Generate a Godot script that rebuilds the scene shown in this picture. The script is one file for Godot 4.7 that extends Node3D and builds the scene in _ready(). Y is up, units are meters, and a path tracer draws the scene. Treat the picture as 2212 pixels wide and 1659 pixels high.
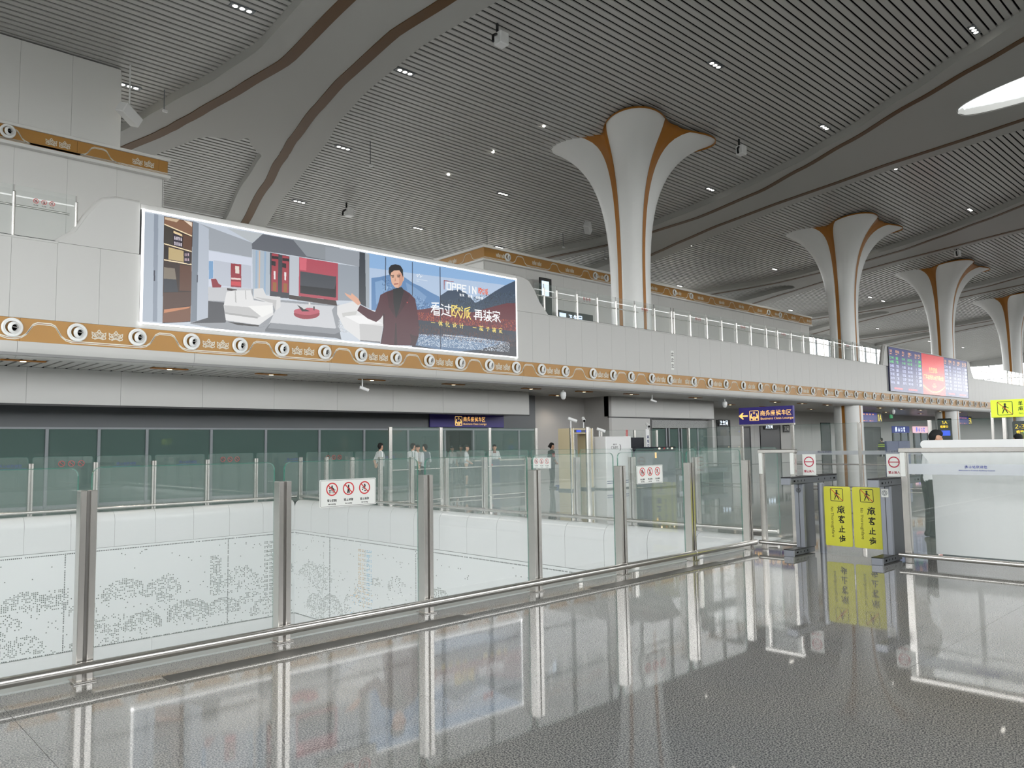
extends Node3D
# A railway station concourse: X runs along the balcony front, -Z towards it, Y up, metres.

class MB:
	var v := PackedVector3Array()
	var n := PackedVector3Array()
	var uv := PackedVector2Array()
	func tri(a: Vector3, b: Vector3, c: Vector3) -> void:
		var m := (b - a).cross(c - a).normalized()
		v.append(a); v.append(c); v.append(b)
		for i in 3:
			n.append(m)
			uv.append(Vector2.ZERO)
	func quad(a: Vector3, b: Vector3, c: Vector3, d: Vector3) -> void:
		tri(a, b, c)
		tri(a, c, d)
	func quv(a: Vector3, b: Vector3, c: Vector3, d: Vector3) -> void:
		# a lower left, b lower right, c upper right, d upper left, seen from the front
		var m := (b - a).cross(c - a).normalized()
		for q in [[a, Vector2(0, 1)], [c, Vector2(1, 0)], [b, Vector2(1, 1)], [a, Vector2(0, 1)], [d, Vector2(0, 0)], [c, Vector2(1, 0)]]:
			v.append(q[0])
			n.append(m)
			uv.append(q[1])
	func qo(a: Vector3, b: Vector3, c: Vector3, d: Vector3, ctr: Vector3) -> void:
		if (b - a).cross(c - a).dot((a + b + c + d) * 0.25 - ctr) >= 0.0:
			quad(a, b, c, d)
		else:
			quad(a, d, c, b)
	func box(lo: Vector3, hi: Vector3) -> void:
		var p := [lo, Vector3(hi.x, lo.y, lo.z), Vector3(hi.x, hi.y, lo.z), Vector3(lo.x, hi.y, lo.z), Vector3(lo.x, lo.y, hi.z), Vector3(hi.x, lo.y, hi.z), hi, Vector3(lo.x, hi.y, hi.z)]
		quad(p[4], p[5], p[6], p[7])
		quad(p[1], p[0], p[3], p[2])
		quad(p[5], p[1], p[2], p[6])
		quad(p[0], p[4], p[7], p[3])
		quad(p[7], p[6], p[2], p[3])
		quad(p[0], p[1], p[5], p[4])
	func cbox(lo: Vector3, hi: Vector3, ch: float) -> void:
		var c := (lo + hi) * 0.5
		var h := (hi - lo) * 0.5
		var at := func(s: Vector3, ax: int) -> Vector3:
			var q := Vector3.ZERO
			for k in 3:
				q[k] = c[k] + s[k] * (h[k] if k == ax else h[k] - ch)
			return q
		for ax in 3:
			var u := (ax + 1) % 3
			var w := (ax + 2) % 3
			for s in [-1.0, 1.0]:
				var f := []
				for e in [[-1.0, -1.0], [1.0, -1.0], [1.0, 1.0], [-1.0, 1.0]]:
					var g := Vector3.ZERO
					g[ax] = s; g[u] = e[0]; g[w] = e[1]
					f.append(at.call(g, ax))
				qo(f[0], f[1], f[2], f[3], c)
				for t in [-1.0, 1.0]:
					var g0 := Vector3.ZERO
					g0[ax] = -1.0; g0[u] = s; g0[w] = t
					var g1 := g0
					g1[ax] = 1.0
					qo(at.call(g0, u), at.call(g1, u), at.call(g1, w), at.call(g0, w), c)
		for sx in [-1.0, 1.0]:
			for sy in [-1.0, 1.0]:
				for sz in [-1.0, 1.0]:
					var g := Vector3(sx, sy, sz)
					var a: Vector3 = at.call(g, 0)
					var b: Vector3 = at.call(g, 1)
					var d: Vector3 = at.call(g, 2)
					if (b - a).cross(d - a).dot(a - c) >= 0.0:
						tri(a, b, d)
					else:
						tri(a, d, b)
	func prism(poly: PackedVector2Array, z0: float, z1: float, T := Transform3D()) -> void:
		# outline in x, y; front at z1
		var p := poly
		if Geometry2D.is_polygon_clockwise(p):
			p = p.duplicate()
			p.reverse()
		var ix := Geometry2D.triangulate_polygon(p)
		for i in range(0, ix.size(), 3):
			var a := p[ix[i]]
			var b := p[ix[i + 1]]
			var c := p[ix[i + 2]]
			if (b - a).cross(c - a) < 0.0:
				var s := b
				b = c
				c = s
			tri(T * Vector3(a.x, a.y, z1), T * Vector3(b.x, b.y, z1), T * Vector3(c.x, c.y, z1))
			tri(T * Vector3(a.x, a.y, z0), T * Vector3(c.x, c.y, z0), T * Vector3(b.x, b.y, z0))
		for i in p.size():
			var a := p[i]
			var b := p[(i + 1) % p.size()]
			quad(T * Vector3(a.x, a.y, z0), T * Vector3(b.x, b.y, z0), T * Vector3(b.x, b.y, z1), T * Vector3(a.x, a.y, z1))
	func stroke(p: PackedVector2Array, w: float, z0: float, z1: float, T := Transform3D()) -> void:
		# a flat ribbon of width w along a line, mitred at its bends, square at its ends
		var k := p.size()
		if k < 2:
			return
		var closed := p[0].distance_to(p[k - 1]) < 1e-5
		var l := PackedVector2Array()
		var r := PackedVector2Array()
		for i in k:
			var d0 := (p[i] - p[i - 1]).normalized() if i > 0 else ((p[k - 1] - p[k - 2]).normalized() if closed else (p[1] - p[0]).normalized())
			var d1 := (p[i + 1] - p[i]).normalized() if i < k - 1 else ((p[1] - p[0]).normalized() if closed else d0)
			var m := (d0 + d1)
			m = d1 if m.length() < 0.2 else m.normalized()
			var nn := Vector2(-m.y, m.x)
			var s := w * 0.5 / maxf(0.45, absf(nn.dot(Vector2(-d1.y, d1.x))))
			var q := p[i]
			if not closed and i == 0:
				q -= d1 * w * 0.3
			if not closed and i == k - 1:
				q += d0 * w * 0.3
			l.append(q + nn * s)
			r.append(q - nn * s)
		for i in k - 1:
			var a := r[i]
			var b := r[i + 1]
			var c := l[i + 1]
			var d := l[i]
			quad(T * Vector3(a.x, a.y, z1), T * Vector3(b.x, b.y, z1), T * Vector3(c.x, c.y, z1), T * Vector3(d.x, d.y, z1))
			quad(T * Vector3(a.x, a.y, z0), T * Vector3(b.x, b.y, z0), T * Vector3(b.x, b.y, z1), T * Vector3(a.x, a.y, z1))
			quad(T * Vector3(c.x, c.y, z0), T * Vector3(d.x, d.y, z0), T * Vector3(d.x, d.y, z1), T * Vector3(c.x, c.y, z1))
	func grid(rows: Array, flip := false, close_u := false) -> void:
		# smooth surface through rows of points
		var R := rows.size()
		var C: int = rows[0].size()
		var nr := []
		for i in R:
			var line := PackedVector3Array()
			for j in C:
				var ja := (j - 1 + C) % C if close_u else maxi(j - 1, 0)
				var jb := (j + 1) % C if close_u else mini(j + 1, C - 1)
				var du: Vector3 = rows[i][jb] - rows[i][ja]
				var dv: Vector3 = rows[mini(i + 1, R - 1)][j] - rows[maxi(i - 1, 0)][j]
				var m := du.cross(dv).normalized()
				line.append(-m if flip else m)
			nr.append(line)
		for i in R - 1:
			for j in (C if close_u else C - 1):
				var k := (j + 1) % C
				var q := [[i, j], [i, k], [i + 1, k], [i + 1, j]]
				for t in [[0, 2, 1], [0, 3, 2]]:
					var o: Array = t
					if flip:
						o = [t[0], t[2], t[1]]
					for s in o:
						v.append(rows[q[s][0]][q[s][1]])
						n.append(nr[q[s][0]][q[s][1]])
						uv.append(Vector2(float(q[s][1]) / C, float(q[s][0]) / R))
	func tube(p: Array, r: float, seg := 10) -> void:
		var rows := []
		var up := Vector3.UP
		for i in p.size():
			var d: Vector3 = (p[mini(i + 1, p.size() - 1)] - p[maxi(i - 1, 0)]).normalized()
			if absf(d.dot(up)) > 0.95:
				up = Vector3.RIGHT if absf(d.x) < 0.9 else Vector3.BACK
			var a := d.cross(up).normalized()
			var b := a.cross(d)
			up = b
			var line := PackedVector3Array()
			for j in seg:
				var t := TAU * j / seg
				line.append(p[i] + (a * cos(t) + b * sin(t)) * r)
			rows.append(line)
		grid(rows, false, true)
		for e in [0, rows.size() - 1]:
			for j in seg:
				if e == 0:
					tri(p[0], rows[0][(j + 1) % seg], rows[0][j])
				else:
					tri(p[-1], rows[e][j], rows[e][(j + 1) % seg])
	func lathe(prof: PackedVector2Array, seg: int, T := Transform3D()) -> void:
		# profile of (radius, height); axis is y
		var rows := []
		for q in prof:
			var line := PackedVector3Array()
			for j in seg:
				var t := TAU * j / seg
				line.append(T * Vector3(cos(t) * q.x, q.y, -sin(t) * q.x))
			rows.append(line)
		grid(rows, false, true)
	func extrude(prof: PackedVector2Array, x0: float, x1: float, flip := false) -> void:
		# open profile of (z, y) pulled along x
		var a := PackedVector3Array()
		var b := PackedVector3Array()
		for q in prof:
			a.append(Vector3(x0, q.y, q.x))
			b.append(Vector3(x1, q.y, q.x))
		grid([a, b], flip)
	func mesh() -> ArrayMesh:
		var ar := []
		ar.resize(Mesh.ARRAY_MAX)
		ar[Mesh.ARRAY_VERTEX] = v
		ar[Mesh.ARRAY_NORMAL] = n
		ar[Mesh.ARRAY_TEX_UV] = uv
		var m := ArrayMesh.new()
		m.add_surface_from_arrays(Mesh.PRIMITIVE_TRIANGLES, ar)
		return m

var M := {}
var taken := {}
var rng := RandomNumberGenerator.new()
const EXPO := 1.0

func lin(r: float, g: float, b: float) -> Color:
	return Color(r, g, b).linear_to_srgb()

func rgb8(r: float, g: float, b: float) -> Color:
	return Color(r / 255.0, g / 255.0, b / 255.0)

func mat(c: Color, rough := 0.5, metal := 0.0, spec := 0.5) -> StandardMaterial3D:
	var m := StandardMaterial3D.new()
	m.albedo_color = c
	m.roughness = rough
	m.metallic = metal
	m.metallic_specular = spec
	return m

func glow(c: Color, e: float) -> StandardMaterial3D:
	var m := mat(c, 0.4)
	m.emission_enabled = true
	m.emission = c
	m.emission_energy_multiplier = e
	return m

func lit_print(img: Image, e: float) -> StandardMaterial3D:
	var m := mat(Color.BLACK, 0.25)
	m.emission_enabled = true
	m.emission = Color.BLACK
	m.emission_texture = ImageTexture.create_from_image(img)
	m.emission_energy_multiplier = e
	m.texture_repeat = false
	return m

func numbered(called: String) -> String:
	if not taken.has(called):
		taken[called] = 0
		return called
	taken[called] += 1
	return "%s_%03d" % [called, taken[called]]

func tag(o: Node, label := "", category := "", group := "", kind := "") -> Node:
	if label: o.set_meta("label", label)
	if category: o.set_meta("category", category)
	if group: o.set_meta("group", group)
	if kind: o.set_meta("kind", kind)
	return o

func thing(called: String, label: String, category: String, at := Vector3.ZERO, turn := 0.0, group := "") -> Node3D:
	var o := Node3D.new()
	o.name = numbered(called)
	add_child(o)
	o.position = at
	o.rotation.y = turn
	tag(o, label, category, group)
	return o

func obj(called: String, shape, m: Material, parent: Node = null, at := Vector3.ZERO) -> MeshInstance3D:
	var o := MeshInstance3D.new()
	o.mesh = shape.mesh() if shape is MB else shape
	o.material_override = m
	o.position = at
	if parent == null:
		o.name = numbered(called)
		add_child(o)
	else:
		o.name = called
		parent.add_child(o, true)
	return o

func struct(called: String, shape, m: Material) -> MeshInstance3D:
	var o := obj(called, shape, m)
	o.set_meta("kind", "structure")
	return o

func bx(lo: Vector3, hi: Vector3, ch := 0.0) -> MB:
	var b := MB.new()
	if ch > 0.0:
		b.cbox(lo, hi, ch)
	else:
		b.box(lo, hi)
	return b

func copy(o: Node3D, at: Vector3, label := "", turn := 0.0) -> Node3D:
	var base: String = String(o.name)
	if base.length() > 4 and base[base.length() - 4] == "_" and base.right(3).is_valid_int():
		base = base.left(base.length() - 4)
	var c: Node3D = o.duplicate()
	c.name = numbered(base)
	add_child(c)
	c.position = at
	c.rotation.y = turn
	if label: c.set_meta("label", label)
	return c

func ring2(cx: float, cy: float, r: float, k := 28, ry := 0.0) -> PackedVector2Array:
	var p := PackedVector2Array()
	for i in k + 1:
		var t := TAU * i / k
		p.append(Vector2(cx + cos(t) * r, cy + sin(t) * (ry if ry > 0.0 else r)))
	return p

func P2(a: Array) -> PackedVector2Array:
	var p := PackedVector2Array()
	for i in range(0, a.size(), 2):
		p.append(Vector2(a[i], a[i + 1]))
	return p

func rrect(x0: float, y0: float, x1: float, y1: float, r: float, k := 5) -> PackedVector2Array:
	var p := PackedVector2Array()
	for q in [[x1 - r, y1 - r, 0.0], [x0 + r, y1 - r, 0.25], [x0 + r, y0 + r, 0.5], [x1 - r, y0 + r, 0.75]]:
		for i in k + 1:
			var t: float = TAU * (q[2] + 0.25 * i / k)
			p.append(Vector2(q[0] + cos(t) * r, q[1] + sin(t) * r))
	return p

func lerp_table(t: Array, z: float, c: int) -> float:
	# rows sorted by falling first column
	if z >= t[0][0]:
		return t[0][c]
	for i in t.size() - 1:
		if z >= t[i + 1][0]:
			var f: float = (t[i][0] - z) / (t[i][0] - t[i + 1][0])
			f = f * f * (3.0 - 2.0 * f) * 0.35 + f * 0.65
			return lerpf(t[i][c], t[i + 1][c], f)
	return t[-1][c]

func ceil_y(z: float) -> float:
	return 17.85 + 0.07 * z

# Chinese characters as pen strokes on a 16 by 16 grid (two hex digits a point, x from the left, y from the top)
const GLYPH := {
	"商": "8082 13f3 5365 b3a5 262f 26e6ee 7849 98c9 6a6e 6aaaaeee", "务": "7034 61c118 44e8 3adabe9d 792f", "座": "8081 22e2 221f 5539 5569 b599 b5d9 848e 4ada 2eee",
	"候": "4018 353f 646c 71d1d5 65f5 8658 79e9 6bfb a95f abff", "车": "23d3 7037e7 1bfb 858f", "区": "11e1 111fef c33c 44cc", "旅": "3141 0474 340f 37676d4c 9063 82f2 e586 868fac b5ccff e8cb",
	"客": "8081 2224 22e2e4 7347 54b42b 57de 5b5fbfbb5b", "止": "818e 87d7 474e 1eee", "步": "8087 83d3 4347 17e7 888d 593c b8dc d93f", "禁": "1272 4147 4216 4376 82f2 c0c7 c296 c3f6 39c9 1bfb 8b8f7f 5c3e acde",
	"进": "1132 0535 353c0e 3cfe 64e4 59f9 81886d c1cd", "入": "6183 831e 84ff", "单": "4052 c0a2 333ada d333 36d6 1dfd 838f", "向": "8062 232f 23e3efcf 666bbbb666", "佛": "3018 252f 62d2d565 6568e8ecdb 805f b0bf",
	"山": "818d 353dddd5", "站": "3142 0575 1749 5769 0d7c 888fefe888 b0b8 b4f4", "欢": "12621e 247e 9073 83e3d6 b56f b8ff", "迎": "1132 0636 363c1e 3cfe 9262 626a8a b2e2e9c8 b2bc", "您": "3016 242a 7057 63e3d5 a4a9 7758 c7e9 2c1e 5b5fdfde 8b9d ecfe",
	"看": "c021 34c4 16f6 821c 585f 58d8df5f 5bdb 5ddd", "过": "1132 0636 363c1e 3cfe 63f3 c0cb9a 7698", "欧": "1171 111d7d 6229 356a 9074 83e3d6 b56f b8ff", "派": "1123 0526 0e29 e063 636b4f d395 959ebc b5cbff e7ca",
	"再": "22d2 353f 35d5dfbf 828b 38d8 0bfb", "装": "1223 2745 4148 73f3 b0b8 88e8 878a 1afa 7b2e 6c6fae 8aff dbad", "家": "8081 2123 21e1e3 45b5 8518 868b8e6d 7818 7a1d 97fe d7a9", "一": "18e8", "体": "4018 353f 64f4 a0af 955d a5fd 8bcb",
	"化": "4018 353f d37a 909dafffec", "设": "1132 06363d5b 817456 81c1c5f5 68d8 d85f 8aff", "计": "1132 06363d5b 66f6 b0bf", "揽": "0353 303e1c 0a58 7174 9194 d0b4 c2f2 787d 78d8dd 9a7f aaaeffec", "子": "32c2 c285 858e6d 17e7",
	"搞": "0353 303e1c 0a58 a0a1 63f3 8588d8d585 6a6f 6aeaefcf 8cbc", "定": "8081 2124 21e1e4 37d7 868e 8bdb 492f 4bff", "有": "13e3 702a 565f 56c6cfaf 59c9 5ccc", "爱": "d132 4254 8294 d2b4 2628 26e6e8 49d9 8847 8a4f 7bcbaf 6cff",
	"中": "838f 353b 35d5db 3bdb 8083", "卡": "8088 83d3 17f7 878f 9abd",
	"检": "0454 303f 350a 365a a065 a0f5 86c6 69ab d8be 5fff", "票": "12e2 333838d8d333 6338 a338 4aca 1ccc 8c8f 5d3f bdde", "口": "333d ddd333 3ddd", "卫": "22c2c8a7 727e 1eee", "生": "5127 34e4 818e 48d8 1eee", "间": "2123 242f 31e1efce 565cbcb656 59b9",
	"翻": "3061 1262 3238 4258 1464 191f6f6919 1c6c 81c1cf d1f1ff 9495 d4d5", "越": "1151 3035 0565 353b 3868 281e 1e4dfe 73f3 737c9a a0bbec d8ac", "倚": "3018 252f 55f5 a1a5 a184 a1d4 47f7 d7df 6a6d9d9a6a", "靠": "4032 33d3 15f5 8085 47c7ca4a47 6b6f 9b9f 2ddd 2bdb",
	"抛": "0353 303e1c 0a58 6494 804f 9ebefe 949d c1cd c4f4ea", "物": "1021 1454 304f 0959 8066 73e3dedc b46b e46f", "热": "0333 303a 0737 64b4 804a b4b8da 2d1f 5d5f 9d9f ddef", "烈": "1171 4027 437329 8288 d0da 2d1f 5d5f 9d9f ddef", "庆": "8081 22e2 221f 56e6 845f 96ff", "祝": "2132 0454092f 858b 8185d5d181 854f b5bdfdfb",
	"广": "8081 22e2 221f", "湛": "1123 0526 0e29 54f4 7079 c0c9 79c9 7cdc 5afa", "高": "8081 13f3 5558b8b555 2a2f 2aeaefcf 6c6eaeac6c", "铁": "3015 2262 1666 363d5c 9062 84e4 57f7 b0b7 b76f b7ff", "开": "22e2 17f7 622f b2bf", "通": "1132 0636 363c1e 3cfe 71d1a4 656c 65e5ecdc a5ac 68e8", "运": "1132 0636 363c1e 3cfe 72e2 56f6 967bdb b8ec", "营": "12e2 5054 a0a4 2628 26e6e8 585bbbb858 4d4fcfcd4d",
	"次": "1224 0e38 9074 83e3d6 b56f b8ff", "到": "1282 4217 8217 1a8a 474e 1e8e b2ba e1efde", "终": "3016 4614 1a58 1e4c 9064 82d25a 84ed 9aab 9dbf", "点": "8086 83d3 464a cac646 2d1f 5d5f 9d9f ddef", "台": "6137c7 a4d7 494fbfb949", "状": "2031 303f 1626 1925 65f5 a0a5 a55f a5ff c1d3", "态": "23e3 802a 83eb 6779 2c1e 5b5fdfde 8b9d ecfe",
	"正": "22e2 828e 87d7 474e 1eee", "号": "4147c7c141 19e9 696ccc9f", "州": "313a0f 8081 808f d0df 1425 6475 b4c5", "深": "1123 0526 0e29 6264 62e2e4 8567 b5d7 69f9 a7af a95e a9fe", "圳": "0555 202d 0e5c 71795f a1ad e0ef", "男": "2126d6d121 7176 23d3 19e9dfbe 781f", "女": "6039de c31f 06f6",
}

func glyph(mb: MB, ch: String, x: float, y: float, s: float, w: float, z0: float, z1: float, T := Transform3D(), sx := 1.0) -> void:
	# one character, s high, its lower left corner at x, y
	if not GLYPH.has(ch):
		return
	for st in String(GLYPH[ch]).split(" ", false):
		var p := PackedVector2Array()
		for i in range(0, st.length() - 1, 2):
			p.append(Vector2(x + st.substr(i, 1).hex_to_int() / 15.0 * s * sx, y + (15.0 - st.substr(i + 1, 1).hex_to_int()) / 15.0 * s))
		mb.stroke(p, w, z0, z1, T)

func words(mb: MB, text: String, x: float, y: float, s: float, w: float, z0: float, z1: float, T := Transform3D(), gap := 1.14, sx := 1.0) -> void:
	for i in text.length():
		glyph(mb, text[i], x + i * s * gap * sx, y, s, w, z0, z1, T, sx)

var sans: SystemFont
func latin(parent: Node, called: String, text: String, size: float, m: Material, at: Vector3, align := HORIZONTAL_ALIGNMENT_LEFT, squeeze := 1.0, turn := 0.0, bold := false) -> MeshInstance3D:
	# size is the height of a capital letter in metres
	if sans == null:
		sans = SystemFont.new()
		sans.font_names = PackedStringArray(["Droid Sans"])
	var t := TextMesh.new()
	t.text = text
	t.font = sans
	t.font_size = 48
	t.pixel_size = size / 34.5
	t.depth = 0.004
	t.curve_step = 4.0
	t.horizontal_alignment = align
	t.vertical_alignment = VERTICAL_ALIGNMENT_CENTER
	var o := obj(called, t, m, parent, at)
	o.scale.x = squeeze
	o.rotation.z = turn
	return o

# drawing into images (prints and lit screens)
func ipoly(im: Image, c: Color, q: Array) -> void:
	var k := q.size() / 2
	var lo := 100000.0
	var hi := -100000.0
	for i in k:
		lo = minf(lo, q[2 * i + 1])
		hi = maxf(hi, q[2 * i + 1])
	var W := im.get_width()
	for y in range(maxi(0, int(lo)), mini(im.get_height(), int(ceil(hi)) + 1)):
		var yy := y + 0.5
		var xs := []
		for i in k:
			var j := (i + 1) % k
			var y0: float = q[2 * i + 1]
			var y1: float = q[2 * j + 1]
			if (y0 <= yy) != (y1 <= yy):
				xs.append(q[2 * i] + (yy - y0) / (y1 - y0) * (q[2 * j] - q[2 * i]))
		xs.sort()
		for i in range(0, xs.size() - 1, 2):
			var a := clampi(int(round(xs[i])), 0, W)
			var b := clampi(int(round(xs[i + 1])), 0, W)
			if b > a:
				im.fill_rect(Rect2i(a, y, b - a, 1), c)

func iline(im: Image, c: Color, a: Vector2, b: Vector2, w: float) -> void:
	var d := (b - a)
	if d.length() < 0.01:
		return
	var m := d.normalized() * w * 0.5
	var o := Vector2(-m.y, m.x)
	var p := [a - m + o, b + m + o, b + m - o, a - m - o]
	ipoly(im, c, [p[0].x, p[0].y, p[1].x, p[1].y, p[2].x, p[2].y, p[3].x, p[3].y])

func iwords(im: Image, text: String, x: float, y: float, s: float, w: float, c: Color, gap := 1.12, sx := 1.0) -> void:
	for i in text.length():
		if not GLYPH.has(text[i]):
			continue
		for st in String(GLYPH[text[i]]).split(" ", false):
			var prev := Vector2.INF
			for k in range(0, st.length() - 1, 2):
				var p := Vector2(x + i * s * gap * sx + st.substr(k, 1).hex_to_int() / 15.0 * s * sx, y + st.substr(k + 1, 1).hex_to_int() / 15.0 * s)
				if prev != Vector2.INF:
					iline(im, c, prev, p, w)
				prev = p

const LETTER := {
	"0": "0040460600", "1": "2026 1120", "2": "004043030646", "3": "00404606 0343", "4": "000343 3036", "5": "400003434606", "6": "400306 064643 4303", "7": "004016", "8": "0040460600 0343", "9": "430300404306",
	"A": "062046 1434", "C": "40000646", "D": "00064500", "G": "400006464323", "O": "0040460600", "P": "0600404303", "E": "40000646 0333", "I": "2026", "N": "06004640", ":": "2122 2425", "-": "1333", "!": "2024 2526", "(": "302136", ")": "102316",
}

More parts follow.
